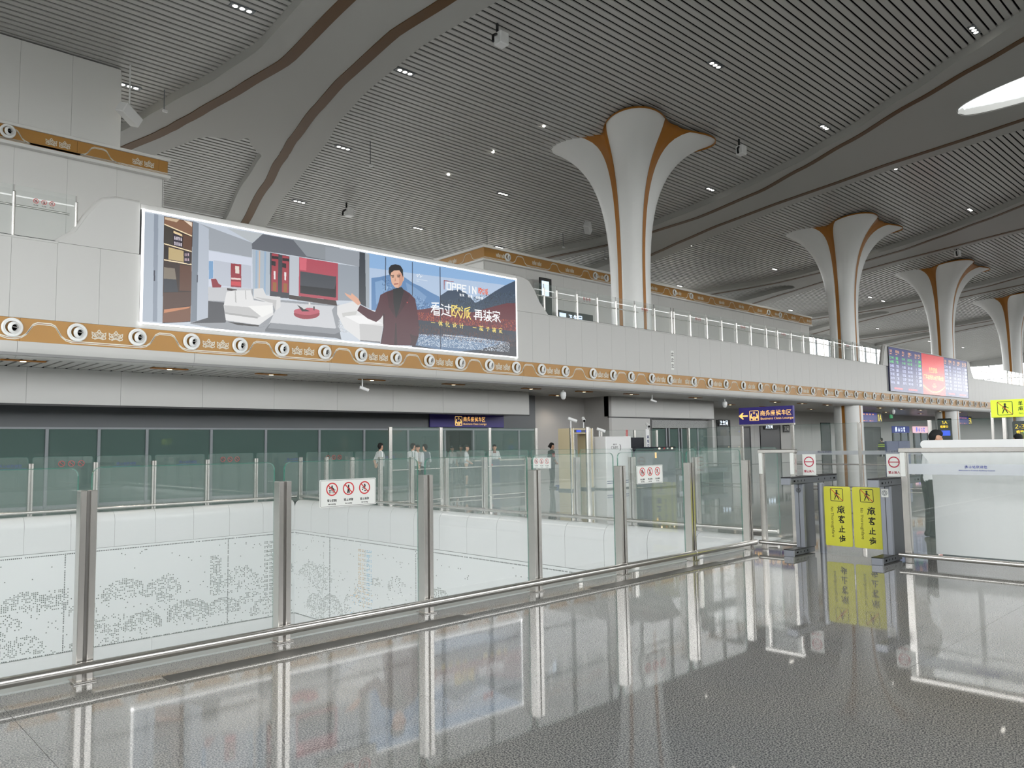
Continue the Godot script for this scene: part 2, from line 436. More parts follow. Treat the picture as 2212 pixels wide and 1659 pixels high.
func iletters(im: Image, text: String, x: float, y: float, h: float, w: float, c: Color, adv := 0.85) -> void:
	# strokes on a grid 4 wide and 6 high
	for i in text.length():
		if not LETTER.has(text[i]):
			continue
		for st in String(LETTER[text[i]]).split(" ", false):
			var prev := Vector2.INF
			for k in range(0, st.length() - 1, 2):
				var p := Vector2(x + i * h * adv + st.substr(k, 1).to_int() / 6.0 * h, y + st.substr(k + 1, 1).to_int() / 6.0 * h)
				if prev != Vector2.INF:
					iline(im, c, prev, p, w)
				prev = p
const AD := [
	[140,178,220,[1045,3,2060,-6,2058,101,1045,151]],
	[178,198,224,[1045,77,2059,38,2056,200,1044,308]],
	[96,136,182,[1066,127,1118,114,1168,96,1232,82,1271,98,1318,119,1365,130,1433,154,1489,170,1502,259,1066,290]],
	[128,164,204,[1087,145,1131,128,1168,155,1143,212,1093,260]],
	[122,156,196,[1271,120,1338,144,1405,180,1364,241,1297,226]],
	[52,70,92,[1496,163,1546,129,1627,113,1686,134,1738,175,1801,144,1881,92,1963,45,2060,-2,2056,206,1488,244]],
	[98,38,48,[1337,260,1432,238,1574,234,1722,230,1879,177,1978,147,2057,138,2053,318,1721,329,1336,321]],
	[44,54,70,[1323,311,1721,309,2053,308,2050,462,1309,457]],
	[92,120,152,[1329,387,1645,365,1956,375,1875,423,1571,463,1329,447]],
	[34,36,48,[1796,429,1989,372,2052,367,2050,462,1757,455]],
	[196,204,216,[220,9,507,1,458,305,264,328]],
	[158,164,172,[220,10,451,54,451,121,261,119,260,26]],
	[184,190,194,[336,8,500,5,451,54]],
	[208,214,228,[261,123,451,124,452,258,264,276]],
	[120,160,200,[262,167,280,165,281,239,263,246]],
	[188,194,206,[282,160,448,159,450,260,283,269]],
	[150,44,56,[357,162,403,160,404,264,358,266]],
	[225,215,205,[376,170,394,170,395,203,377,203]],
	[230,210,205,[359,225,402,223,402,231,359,233]],
	[205,70,80,[359,241,402,239,403,258,359,259]],
	[150,154,160,[260,281,457,263,554,298,889,285,889,448,294,458,188,446]],
	[194,196,200,[261,280,451,262,452,325,262,339]],
	[72,74,80,[261,341,374,339,336,427,191,444,261,413]],
	[140,40,52,[272,243,294,240,305,260,317,265,315,275,279,280]],
	[60,50,54,[342,274,385,275,383,283,342,284]],
	[98,102,110,[450,58,500,5,888,6,888,77,451,83]],
	[140,146,152,[643,3,888,2,888,77,715,73]],
	[172,184,196,[453,85,534,82,534,279,458,297]],
	[150,175,200,[468,85,477,85,477,290,468,293]],
	[205,180,160,[484,85,489,85,489,287,483,289]],
	[150,175,200,[508,83,517,83,516,281,507,284]],
	[58,60,68,[535,84,629,87,629,284,536,289]],
	[162,58,70,[543,86,575,86,574,262,542,262]],
	[30,24,30,[544,98,575,97,575,110,544,111]],
	[34,26,34,[543,122,562,122,562,143,543,142]],
	[230,225,225,[553,167,562,167,562,205,554,205]],
	[150,100,50,[550,219,567,219,566,260,550,260]],
	[162,58,70,[594,88,627,88,626,260,593,260]],
	[30,24,30,[595,100,627,99,627,112,595,113]],
	[34,26,34,[594,124,613,124,613,145,594,144]],
	[230,225,225,[604,165,614,165,613,203,605,202]],
	[150,100,50,[601,217,619,217,617,258,601,258]],
	[188,194,202,[629,84,678,83,676,266,629,265]],
	[176,72,88,[677,83,861,82,879,82,879,264,862,266,676,267]],
	[212,100,115,[679,85,715,84,713,142,680,142]],
	[66,70,78,[683,149,862,149,869,146,869,250,862,252,683,253]],
	[28,30,36,[683,217,862,211,869,174,869,250,862,252,683,253]],
	[62,50,48,[629,268,862,266,869,266,875,290,862,290,629,287]],
	[150,158,168,[879,84,998,80,998,253,879,264]],
	[56,62,70,[995,5,1030,5,1034,278,995,264]],
	[160,168,176,[1030,6,1054,7,1054,283,1034,278]],
	[150,156,164,[812,10,998,4,997,80,812,76]],
	[204,206,210,[582,307,862,295,847,314,869,397,862,410,533,414]],
	[108,112,118,[540,407,862,403,886,401,898,453,862,448,515,449,516,439]],
	[140,144,150,[542,407,862,403,884,396,895,415,862,430,529,432]],
	[216,216,216,[462,261,503,253,519,285,586,283,588,328,564,350,550,319,460,305]],
	[190,190,190,[466,298,568,300,564,348,550,319]],
	[52,50,50,[346,422,487,423,485,430,391,432]],
	[224,224,224,[340,291,373,280,447,270,462,313,550,315,554,368,487,423,338,417,328,353]],
	[192,192,192,[330,351,497,346,498,378,480,392,333,385]],
	[168,168,168,[335,381,480,386,480,394,335,389]],
	[238,238,236,[435,343,550,325,550,358,501,386]],
	[180,180,180,[376,282,378,331,384,336,380,281]],
	[180,180,180,[421,274,424,313,428,315,425,274]],
	[150,46,62,[783,339,781,346,774,353,764,360,750,365,734,369,717,372,700,373,684,372,671,369,660,365,654,360,652,353,654,347,660,340,670,334,684,328,699,324,716,321,733,320,749,321,763,323,774,328,781,333]],
	[188,84,102,[783,328,781,333,774,338,763,342,750,346,734,350,717,352,700,353,684,353,670,352,660,350,654,347,652,343,654,338,660,333,670,329,684,325,699,321,716,319,733,317,749,317,763,319,774,321,781,324]],
	[36,30,32,[669,310,693,321,733,333,693,338]],
	[210,210,210,[688,317,731,299,735,309,702,328]],
	[50,40,40,[750,308,757,308,756,327,751,326]],
	[224,220,216,[726,290,735,294,735,305,726,304]],
	[174,184,196,[3,6,77,6,79,451,2,455]],
	[140,150,164,[38,5,54,5,58,452,41,452]],
	[52,56,72,[41,240,46,240,47,283,42,284]],
	[50,32,25,[77,7,192,8,190,438,79,455]],
	[132,94,70,[78,9,192,11,190,69,78,40]],
	[205,180,150,[80,10,138,9,127,23,80,20]],
	[240,220,200,[155,9,189,11,189,31]],
	[56,50,42,[79,44,112,54,114,124,79,120]],
	[34,24,44,[115,72,151,78,151,127,116,123]],
	[230,205,160,[115,61,150,70,151,80,115,71]],
	[92,60,42,[154,70,190,74,190,135,153,127]],
	[226,216,226,[119,83,123,84,124,98,119,98]],
	[226,216,226,[119,106,124,107,124,121,120,121]],
	[226,216,226,[127,84,132,84,132,99,127,98]],
	[226,216,226,[128,107,132,107,132,122,128,121]],
	[226,216,226,[135,84,140,85,140,99,136,99]],
	[226,216,226,[136,107,140,108,141,122,136,122]],
	[226,216,226,[144,85,148,85,149,100,144,99]],
	[226,216,226,[144,108,149,108,149,123,144,122]],
	[242,222,184,[78,38,190,68,190,73,78,43]],
	[242,222,184,[79,120,190,135,190,140,79,125]],
	[242,222,184,[79,188,190,190,190,196,80,193]],
	[30,20,18,[80,135,95,135,96,183,81,186]],
	[190,168,120,[97,134,157,140,158,187,97,186]],
	[36,26,44,[159,142,183,143,183,192,159,191]],
	[220,190,200,[162,149,165,149,165,162,162,161]],
	[220,190,200,[162,170,166,170,166,182,162,182]],
	[220,190,200,[169,148,172,148,172,161,169,160]],
	[220,190,200,[169,169,172,169,173,181,169,181]],
	[220,190,200,[175,147,179,147,179,160,176,159]],
	[220,190,200,[176,168,179,168,180,180,176,180]],
	[92,56,38,[143,201,191,199,192,307,143,311]],
	[128,118,104,[80,221,123,220,130,266,80,269]],
	[48,52,60,[80,269,130,266,138,318,81,325]],
	[78,50,38,[79,328,193,310,192,368,79,397]],
	[116,74,50,[82,398,190,373,189,434,142,445,79,451]],
	[196,130,90,[84,397,188,373,183,381,108,405,84,412]],
	[122,132,144,[192,5,217,9,222,429,191,439]],
	[182,190,202,[217,9,260,26,262,413,216,432]],
	[52,56,72,[213,234,217,234,217,266,213,267]],
	[222,222,222,[875,290,950,264,962,259,982,268,1063,290,1143,303,1137,364,1002,449,915,398,875,331]],
	[196,196,196,[997,365,1133,365,1117,448,1002,447]],
	[200,200,198,[901,323,985,304,979,322,906,343]],
	[238,238,238,[915,337,1044,318,1130,352,997,367]],
	[120,122,126,[1002,447,1117,445,1117,453,1002,452]],
	[74,24,38,[1118,207,1152,187,1197,169,1261,161,1297,176,1330,201,1345,270,1353,347,1352,396,1329,452,1296,451,1117,461,1135,372,1140,299,1118,329,1093,348,1044,335,985,301,1002,271,1044,286,1087,298,1105,254]],
	[52,14,26,[1133,298,1143,303,1140,372,1123,460,1117,461,1135,372]],
	[52,14,26,[1296,390,1329,398,1352,396,1329,452,1296,451,1306,427]],
	[40,10,20,[1207,341,1213,341,1218,453,1199,454]],
	[16,16,22,[1194,166,1245,149,1261,165,1235,255,1211,318,1193,260]],
	[58,16,30,[1155,189,1194,169,1196,238,1211,318,1168,263,1162,221]],
	[58,16,30,[1261,162,1297,188,1277,228,1211,318,1242,243]],
	[224,176,150,[1175,85,1194,66,1233,60,1255,78,1257,111,1245,141,1226,157,1206,157,1186,138]],
	[232,186,160,[1254,92,1262,91,1260,113,1253,117]],
	[206,152,128,[1226,77,1255,78,1256,111,1244,141,1226,157,1232,120]],
	[20,18,22,[1168,85,1169,61,1181,45,1208,35,1239,37,1255,57,1256,100,1247,79,1233,63,1200,69,1182,83,1177,106]],
	[22,18,20,[1181,97,1200,92,1200,95,1182,101]],
	[22,18,20,[1217,89,1239,86,1239,90,1218,92]],
	[30,24,26,[1186,103,1200,100,1200,104,1187,107]],
	[30,24,26,[1219,97,1236,95,1235,99,1221,101]],
	[196,140,118,[1207,102,1212,120,1203,125]],
	[160,84,76,[1199,138,1226,132,1226,137,1201,143]],
	[222,170,145,[914,221,949,231,955,218,970,228,992,242,1006,265,989,275,955,253,926,236]],
	[190,70,70,[1277,223,1285,223,1284,229,1277,229]],
	[34,42,62,[1148,8,1152,7,1150,179,1146,180]],
	[34,42,62,[1312,7,1316,6,1315,186,1311,186]],
	[34,42,62,[1492,7,1497,7,1496,454,1492,454]],
	[150,60,60,[1519,75,1587,73,1587,76,1524,79,1523,126,1519,126]],
]

func _ready() -> void:
	rng.seed = 7
	# ---- camera, sky, exposure ----
	var cam := Camera3D.new()
	cam.name = "camera"
	cam.transform = Transform3D(Basis(Vector3(0.72695016, -0.01564876, 0.68651189), Vector3(-0.04303773, 0.99673658, 0.06829304), Vector3(-0.68534022, -0.07919155, 0.72390433)), Vector3(0, 1.6, 0))
	cam.fov = 52.5557
	cam.near = 0.05
	cam.far = 600.0
	add_child(cam)
	cam.current = true
	var sky := ProceduralSkyMaterial.new()
	sky.sky_top_color = Color(0.885, 0.89, 0.895)
	sky.sky_horizon_color = Color(0.94, 0.945, 0.94)
	sky.ground_bottom_color = Color(0.36, 0.36, 0.35)
	sky.ground_horizon_color = Color(0.42, 0.42, 0.41)
	sky.sun_angle_max = 0.0
	var env := Environment.new()
	env.background_mode = Environment.BG_SKY
	env.sky = Sky.new()
	env.sky.sky_material = sky
	env.background_energy_multiplier = SKY_E
	env.tonemap_mode = Environment.TONE_MAPPER_LINEAR
	env.tonemap_exposure = 1.0
	env.sdfgi_enabled = true
	env.ssao_enabled = true
	env.ssil_enabled = true
	var we := WorldEnvironment.new()
	we.name = "environment"
	we.environment = env
	add_child(we)
	materials()
	shell()
	beams()
	columns()
	downlights()
	fascia()
	balcony()
	screens()
	upper_blocks()
	under_slab()
	void_pit()
	railings()
	security()
	gates()
	right_side()
	people()
	small_things()
	for o in find_children("*", "Light3D", true, false):
		o.shadow_enabled = true

const SKY_E := 7.4

func granite() -> StandardMaterial3D:
	var f := FastNoiseLite.new()
	f.seed = 3
	f.noise_type = FastNoiseLite.TYPE_SIMPLEX
	f.frequency = 0.16
	f.fractal_octaves = 3
	var t := NoiseTexture2D.new()
	t.width = 1024
	t.height = 1024
	t.seamless = true
	t.noise = f
	var g := Gradient.new()
	g.offsets = PackedFloat32Array([0.0, 0.36, 0.5, 0.66, 1.0])
	g.colors = PackedColorArray([rgb8(62, 63, 66), rgb8(104, 105, 105), rgb8(146, 146, 142), rgb8(170, 168, 162), rgb8(192, 190, 182)])
	t.color_ramp = g
	var m := mat(Color.WHITE, 0.035, 0.0, 0.55)
	m.albedo_texture = t
	m.uv1_triplanar = true
	m.uv1_world_triplanar = true
	m.uv1_scale = Vector3(0.42, 0.42, 0.42)
	var f2 := FastNoiseLite.new()
	f2.seed = 11
	f2.frequency = 0.006
	f2.fractal_octaves = 4
	var t2 := NoiseTexture2D.new()
	t2.width = 512
	t2.height = 512
	t2.seamless = true
	t2.noise = f2
	var g2 := Gradient.new()
	g2.offsets = PackedFloat32Array([0.0, 0.5, 1.0])
	g2.colors = PackedColorArray([Color(0.90, 0.92, 0.95, 1), Color(0.97, 0.97, 0.97, 1), Color(1.0, 0.97, 0.92, 1)])
	t2.color_ramp = g2
	m.detail_enabled = true
	m.detail_blend_mode = BaseMaterial3D.BLEND_MODE_MUL
	m.detail_uv_layer = BaseMaterial3D.DETAIL_UV_2
	m.detail_albedo = t2
	m.uv2_triplanar = true
	m.uv2_world_triplanar = true
	m.uv2_scale = Vector3(0.06, 0.06, 0.06)
	return m

func pane(c: Color, a: float, rough := 0.0) -> StandardMaterial3D:
	var m := mat(Color(c.r, c.g, c.b, a), rough)
	m.transparency = BaseMaterial3D.TRANSPARENCY_ALPHA
	return m

func materials() -> void:
	M.granite = granite()
	M.grout = mat(rgb8(62, 62, 62), 0.6)
	M.coping = mat(rgb8(196, 202, 198), 0.12)
	M.panel = mat(lin(0.54, 0.54, 0.525), 0.42)
	M.panel_joint = mat(lin(0.25, 0.25, 0.25), 0.7)
	M.slat = mat(lin(0.52, 0.52, 0.50), 0.3)
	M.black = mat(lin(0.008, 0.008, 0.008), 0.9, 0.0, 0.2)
	M.beam = mat(lin(0.42, 0.42, 0.40), 0.5)
	M.upper = mat(lin(0.80, 0.80, 0.78), 0.45)
	M.brown = mat(rgb8(92, 62, 24), 0.45)
	M.gold = mat(rgb8(176, 128, 58), 0.4)
	M.bronze = mat(rgb8(172, 112, 36), 0.4)
	M.cream = mat(rgb8(226, 222, 208), 0.5)
	M.rust = mat(rgb8(150, 88, 48), 0.5)
	M.column = mat(lin(0.84, 0.85, 0.84), 0.38)
	M.steel = mat(lin(0.66, 0.64, 0.61), 0.26, 1.0)
	M.steel_dark = mat(lin(0.30, 0.29, 0.28), 0.35, 1.0)
	M.plate = mat(lin(0.20, 0.19, 0.175), 0.38, 1.0)
	M.glass = pane(Color(0.82, 0.93, 0.89), 0.045)
	M.glass_edge = pane(Color(0.25, 0.55, 0.47), 0.55)
	M.lounge_glass = pane(Color(0.36, 0.45, 0.43), 0.82)
	M.window_glass = pane(Color(0.85, 0.92, 0.92), 0.06)
	M.frame = mat(rgb8(126, 131, 135), 0.35, 0.3)
	M.dark_band = mat(rgb8(84, 88, 92), 0.32)
	M.dark = mat(rgb8(30, 31, 33), 0.4)
	M.white = mat(lin(0.87, 0.88, 0.88), 0.35)
	M.void_white = mat(lin(0.72, 0.735, 0.735), 0.28)
	M.grey_wall = mat(lin(0.42, 0.41, 0.40), 0.45)
	M.grey_metal = mat(rgb8(150, 154, 162), 0.35, 0.6)
	M.dark_metal = mat(rgb8(96, 100, 104), 0.4, 0.5)
	M.purple = mat(rgb8(50, 38, 128), 0.4)
	M.sign_gold = glow(rgb8(250, 200, 120), 0.75)
	M.yellow = mat(rgb8(214, 212, 66), 0.45)
	M.yellow_lit = glow(rgb8(206, 226, 52), 0.55)
	M.ink = mat(rgb8(36, 36, 34), 0.5)
	M.red = mat(rgb8(206, 44, 48), 0.45)
	M.crimson = mat(rgb8(180, 30, 62), 0.45)
	M.sign_white = mat(rgb8(226, 228, 224), 0.4)
	M.lamp = glow(Color(1.0, 0.98, 0.94), 9.0)
	M.warm_lamp = glow(Color(1.0, 0.9, 0.74), 3.0)

# ---- the shell of the hall ----
const X0 := -13.0
const X1 := 150.0
const ZB := -43.0
const ZF := 17.0

func shell() -> void:
	# floor slab in four pieces round the pit, with granite tiles laid on it
	var fl := MB.new()
	fl.box(Vector3(X0, -0.5, -6.36), Vector3(X1, -0.006, ZF))
	fl.box(Vector3(12.03, -0.5, ZB), Vector3(X1, -0.006, -6.36))
	fl.box(Vector3(X0, -0.5, ZB), Vector3(12.03, -0.006, -22.62))
	var floor_o := struct("floor", fl, M.grout)
	var tiles := []
	for i in range(-8, 40):
		for j in range(-13, 8):
			for q in round_pit(Rect2(1.12 + 2.0 * i, -5.195 + 3.02 * j, 2.0, 3.02)):
				var c := Vector3(q.get_center().x, 0, q.get_center().y)
				var v := Vector3(c.x * 0.72695 + c.z * 0.68651, 0, -(-0.68534 * c.x + 0.72390 * c.z))
				var seen := v.z > 0.0 and absf(v.x) < v.z * 0.72 + 3.0
				tiles.append([c.length() + (0.0 if seen else 1000.0), q])
	tiles.sort_custom(func(a, b): return a[0] < b[0])
	var made := {}
	var rest := MB.new()
	for k in tiles.size():
		var q: Rect2 = tiles[k][1]
		var key := "%.3f %.3f" % [q.size.x, q.size.y]
		if k < 300:
			if not made.has(key):
				made[key] = bx(Vector3(0.0012, 0, 0.0012), Vector3(q.size.x - 0.0012, 0.006, q.size.y - 0.0012), 0.0006).mesh()
			obj("tile", made[key], M.granite, floor_o, Vector3(q.position.x, -0.006, q.position.y))
		else:
			rest.box(Vector3(q.position.x + 0.0012, -0.006, q.position.y + 0.0012), Vector3(q.end.x - 0.0012, 0, q.end.y - 0.0012))
	rest.box(Vector3(81.12, -0.006, ZB), Vector3(X1, 0, ZF))
	obj("tiles", rest, M.granite, floor_o).set_meta("kind", "stuff")
	obj("coping", bx(Vector3(X0, -0.04, -6.36), Vector3(12.03, 0.012, -6.195), 0.004), M.coping, floor_o)
	# steel trench covers let into the floor
	for q in [[2.07, 4.82], [6.68, 9.3]]:
		var g := MB.new()
		g.box(Vector3(q[0], 0.0, -5.86), Vector3(q[1], 0.003, -5.69))
		var o := obj("floor_plate", g, M.plate)
		tag(o, "long brushed steel cover strip in the granite floor, " + ("nearest, below the glass railing" if q[0] < 3 else "the farther one toward the gates"), "floor strip")
	# ceiling: dark void above, slats below it
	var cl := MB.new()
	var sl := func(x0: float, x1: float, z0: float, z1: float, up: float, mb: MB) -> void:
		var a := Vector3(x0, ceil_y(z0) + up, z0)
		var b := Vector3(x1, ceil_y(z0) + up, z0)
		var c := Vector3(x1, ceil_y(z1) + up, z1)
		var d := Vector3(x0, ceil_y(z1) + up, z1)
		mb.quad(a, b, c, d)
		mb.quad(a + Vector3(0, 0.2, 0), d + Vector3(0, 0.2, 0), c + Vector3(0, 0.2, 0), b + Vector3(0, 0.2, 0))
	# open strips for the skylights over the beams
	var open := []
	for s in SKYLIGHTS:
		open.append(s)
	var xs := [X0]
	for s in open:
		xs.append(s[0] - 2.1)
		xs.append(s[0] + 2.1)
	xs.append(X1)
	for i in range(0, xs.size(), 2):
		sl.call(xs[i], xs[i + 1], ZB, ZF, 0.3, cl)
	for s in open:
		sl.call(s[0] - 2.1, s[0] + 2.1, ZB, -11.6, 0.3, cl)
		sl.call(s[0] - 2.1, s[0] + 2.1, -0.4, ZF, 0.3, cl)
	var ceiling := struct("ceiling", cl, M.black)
	var long := bx(Vector3(X0, 0, -0.11), Vector3(X1, 0.055, 0.11), 0.006).mesh()
	var piece := {}
	var k := 0
	var z := ZB + 0.2
	while z < 14.0:
		var cuts := []
		if z > -11.75 and z < -0.25:
			cuts = open
		var x := X0
		for s in cuts:
			var w := 2.05
			var sg := bx(Vector3(x, 0, -0.11), Vector3(s[0] - w, 0.055, 0.11), 0.006)
			if not piece.has([x, s[0]]):
				piece[[x, s[0]]] = sg.mesh()
			obj("slat", piece[[x, s[0]]], M.slat, ceiling, Vector3(0, ceil_y(z), z))
			x = s[0] + w
		if cuts.is_empty():
			obj("slat", long, M.slat, ceiling, Vector3(0, ceil_y(z), z))
		else:
			if not piece.has([x, X1]):
				piece[[x, X1]] = bx(Vector3(x, 0, -0.11), Vector3(X1, 0.055, 0.11), 0.006).mesh()
			obj("slat", piece[[x, X1]], M.slat, ceiling, Vector3(0, ceil_y(z), z))
		z += 0.29
		k += 1
	# back wall of the upper floor, with tall windows
	glazed_wall("wall_back", "z", ZB, X0, X1, 6.9, 14.84, 8.0, 14.2, 3.6)
	struct("wall_back_low", bx(Vector3(X0, 0, ZB - 0.3), Vector3(X1, 6.9, ZB)), M.panel)
	# glass front behind the viewer and at both ends
	glazed_wall("wall_front", "z", ZF, X0, X1, 0.0, 19.2, 5.6, 15.6, 3.0)
	glazed_wall("wall_left", "x", X0, ZB, ZF, 0.0, 19.2, 4.4, 14.4, 3.0)
	glazed_wall("wall_right", "x", X1, ZB, ZF, 0.0, 19.2, 6.9, 14.0, 3.0)

func round_pit(r: Rect2) -> Array:
	# what is left of a rectangle of floor (x, z) round the open pit
	var out := []
	if not r.intersects(Rect2(-100, -22.62, 112.03, 16.425)):
		return [r]
	var w := minf(r.end.x, 12.03) - r.position.x
	if r.end.x > 12.04:
		out.append(Rect2(12.03, r.position.y, r.end.x - 12.03, r.size.y))
	if r.end.y > -6.19:
		out.append(Rect2(r.position.x, -6.195, w, r.end.y + 6.195))
	if r.position.y < -22.63:
		out.append(Rect2(r.position.x, r.position.y, w, -22.62 - r.position.y))
	return out

func glazed_wall(called: String, axis: String, at: float, a0: float, a1: float, y0: float, y1: float, g0: float, g1: float, step: float) -> void:
	var s := func(p: float, y: float, d: float) -> Vector3:
		return Vector3(p, y, at + d) if axis == "z" else Vector3(at + d, y, p)
	var w := MB.new()
	if g0 > y0 + 0.01:
		w.box(s.call(a0, y0, -0.15), s.call(a1, g0, 0.15))
	w.box(s.call(a0, g1, -0.15), s.call(a1, y1, 0.15))
	var o := struct(called, w, M.panel)
	var n := int((a1 - a0) / step)
	var mull := bx(Vector3(-0.07, g0, -0.09) if axis == "z" else Vector3(-0.09, g0, -0.07), Vector3(0.07, g1, 0.09) if axis == "z" else Vector3(0.09, g1, 0.07)).mesh()
	for i in n + 1:
		var p := a0 + (a1 - a0) * i / n
		obj("mullion", mull, M.frame, o, s.call(p, 0, 0))
	var rows := int((g1 - g0) / 2.2)
	for i in range(0, rows + 1):
		var y := g0 + (g1 - g0) * i / rows
		obj("transom", bx(s.call(a0, y - 0.05, -0.06), s.call(a1, y + 0.05, 0.06)), M.frame, o)
	obj("glazing", bx(s.call(a0, g0, -0.008), s.call(a1, g1, 0.008)), M.window_glass, o)

const SKYLIGHTS := [[14.0, 0], [39.4, 1]]
const BEAM_A := [ # z, left edge, left groove, right groove, right edge, gap left, gap right
	[6.0, -2.9, -1.2, 6.0, 7.9, 0, 0], [-3.0, -3.2, -1.6, 4.8, 6.4, 0, 0], [-9.0, -3.2, -1.9, 2.9, 4.3, 0, 0], [-15.0, -2.75, -1.55, 1.55, 3.0, 0, 0], [-18.8, -2.6, -1.45, 1.15, 2.4, 0, 0], [-21.6, -2.5, -1.4, 0.85, 2.1, 0, 0],
	[-25.3, -2.35, -1.25, 1.05, 2.25, 0, 0], [-28.0, -2.75, -1.7, 1.4, 2.65, 0, 0], [-31.0, -3.45, -2.25, 1.95, 3.45, 0, 0], [-32.4, -3.75, -2.55, 2.3, 3.75, 0.2, 0.6], [-32.75, -3.8, -2.6, 2.4, 3.8, -1.05, 0.95], [-33.3, -3.9, -2.75, 2.5, 3.95, -1.45, 1.6], [-36.3, -4.65, -3.6, 3.3, 4.6, -2.35, 2.2], [-43.0, -6.4, -5.4, 4.95, 6.2, -4.1, 3.85]]
const BEAM_B := [
	[6.0, -14.0, -12.2, 0.4, 2.2, 0, 0], [-3.0, -11.4, -9.8, 0.4, 2.1, 0, 0], [-6.86, -9.57, -8.1, 0.45, 1.95, 0, 0], [-9.1, -8.48, -7.2, 0.5, 1.85, 0, 0], [-12.0, -6.93, -6.0, 0.55, 1.65, 0, 0], [-15.7, -5.02, -4.3, 0.5, 1.5, 0, 0], [-18.7, -3.88, -3.05, 0.75, 1.7, 0, 0],
	[-21.9, -3.07, -1.85, 0.9, 2.0, 0, 0], [-26.5, -2.42, -1.1, 1.4, 2.9, 0, 0], [-30.2, -2.1, -1.3, 2.2, 3.7, 0, 0], [-32.1, -2.4, -1.4, 2.7, 4.2, 0.4, 1.6], [-32.5, -2.5, -1.5, 2.8, 4.3, -0.2, 1.9], [-33.3, -2.6, -1.7, 3.0, 4.4, -0.6, 1.75], [-38.1, -4.4, -3.2, 4.2, 6.0, -2.2, 2.2], [-43.0, -6.0, -4.6, 5.9, 7.8, -3.2, 3.6]]

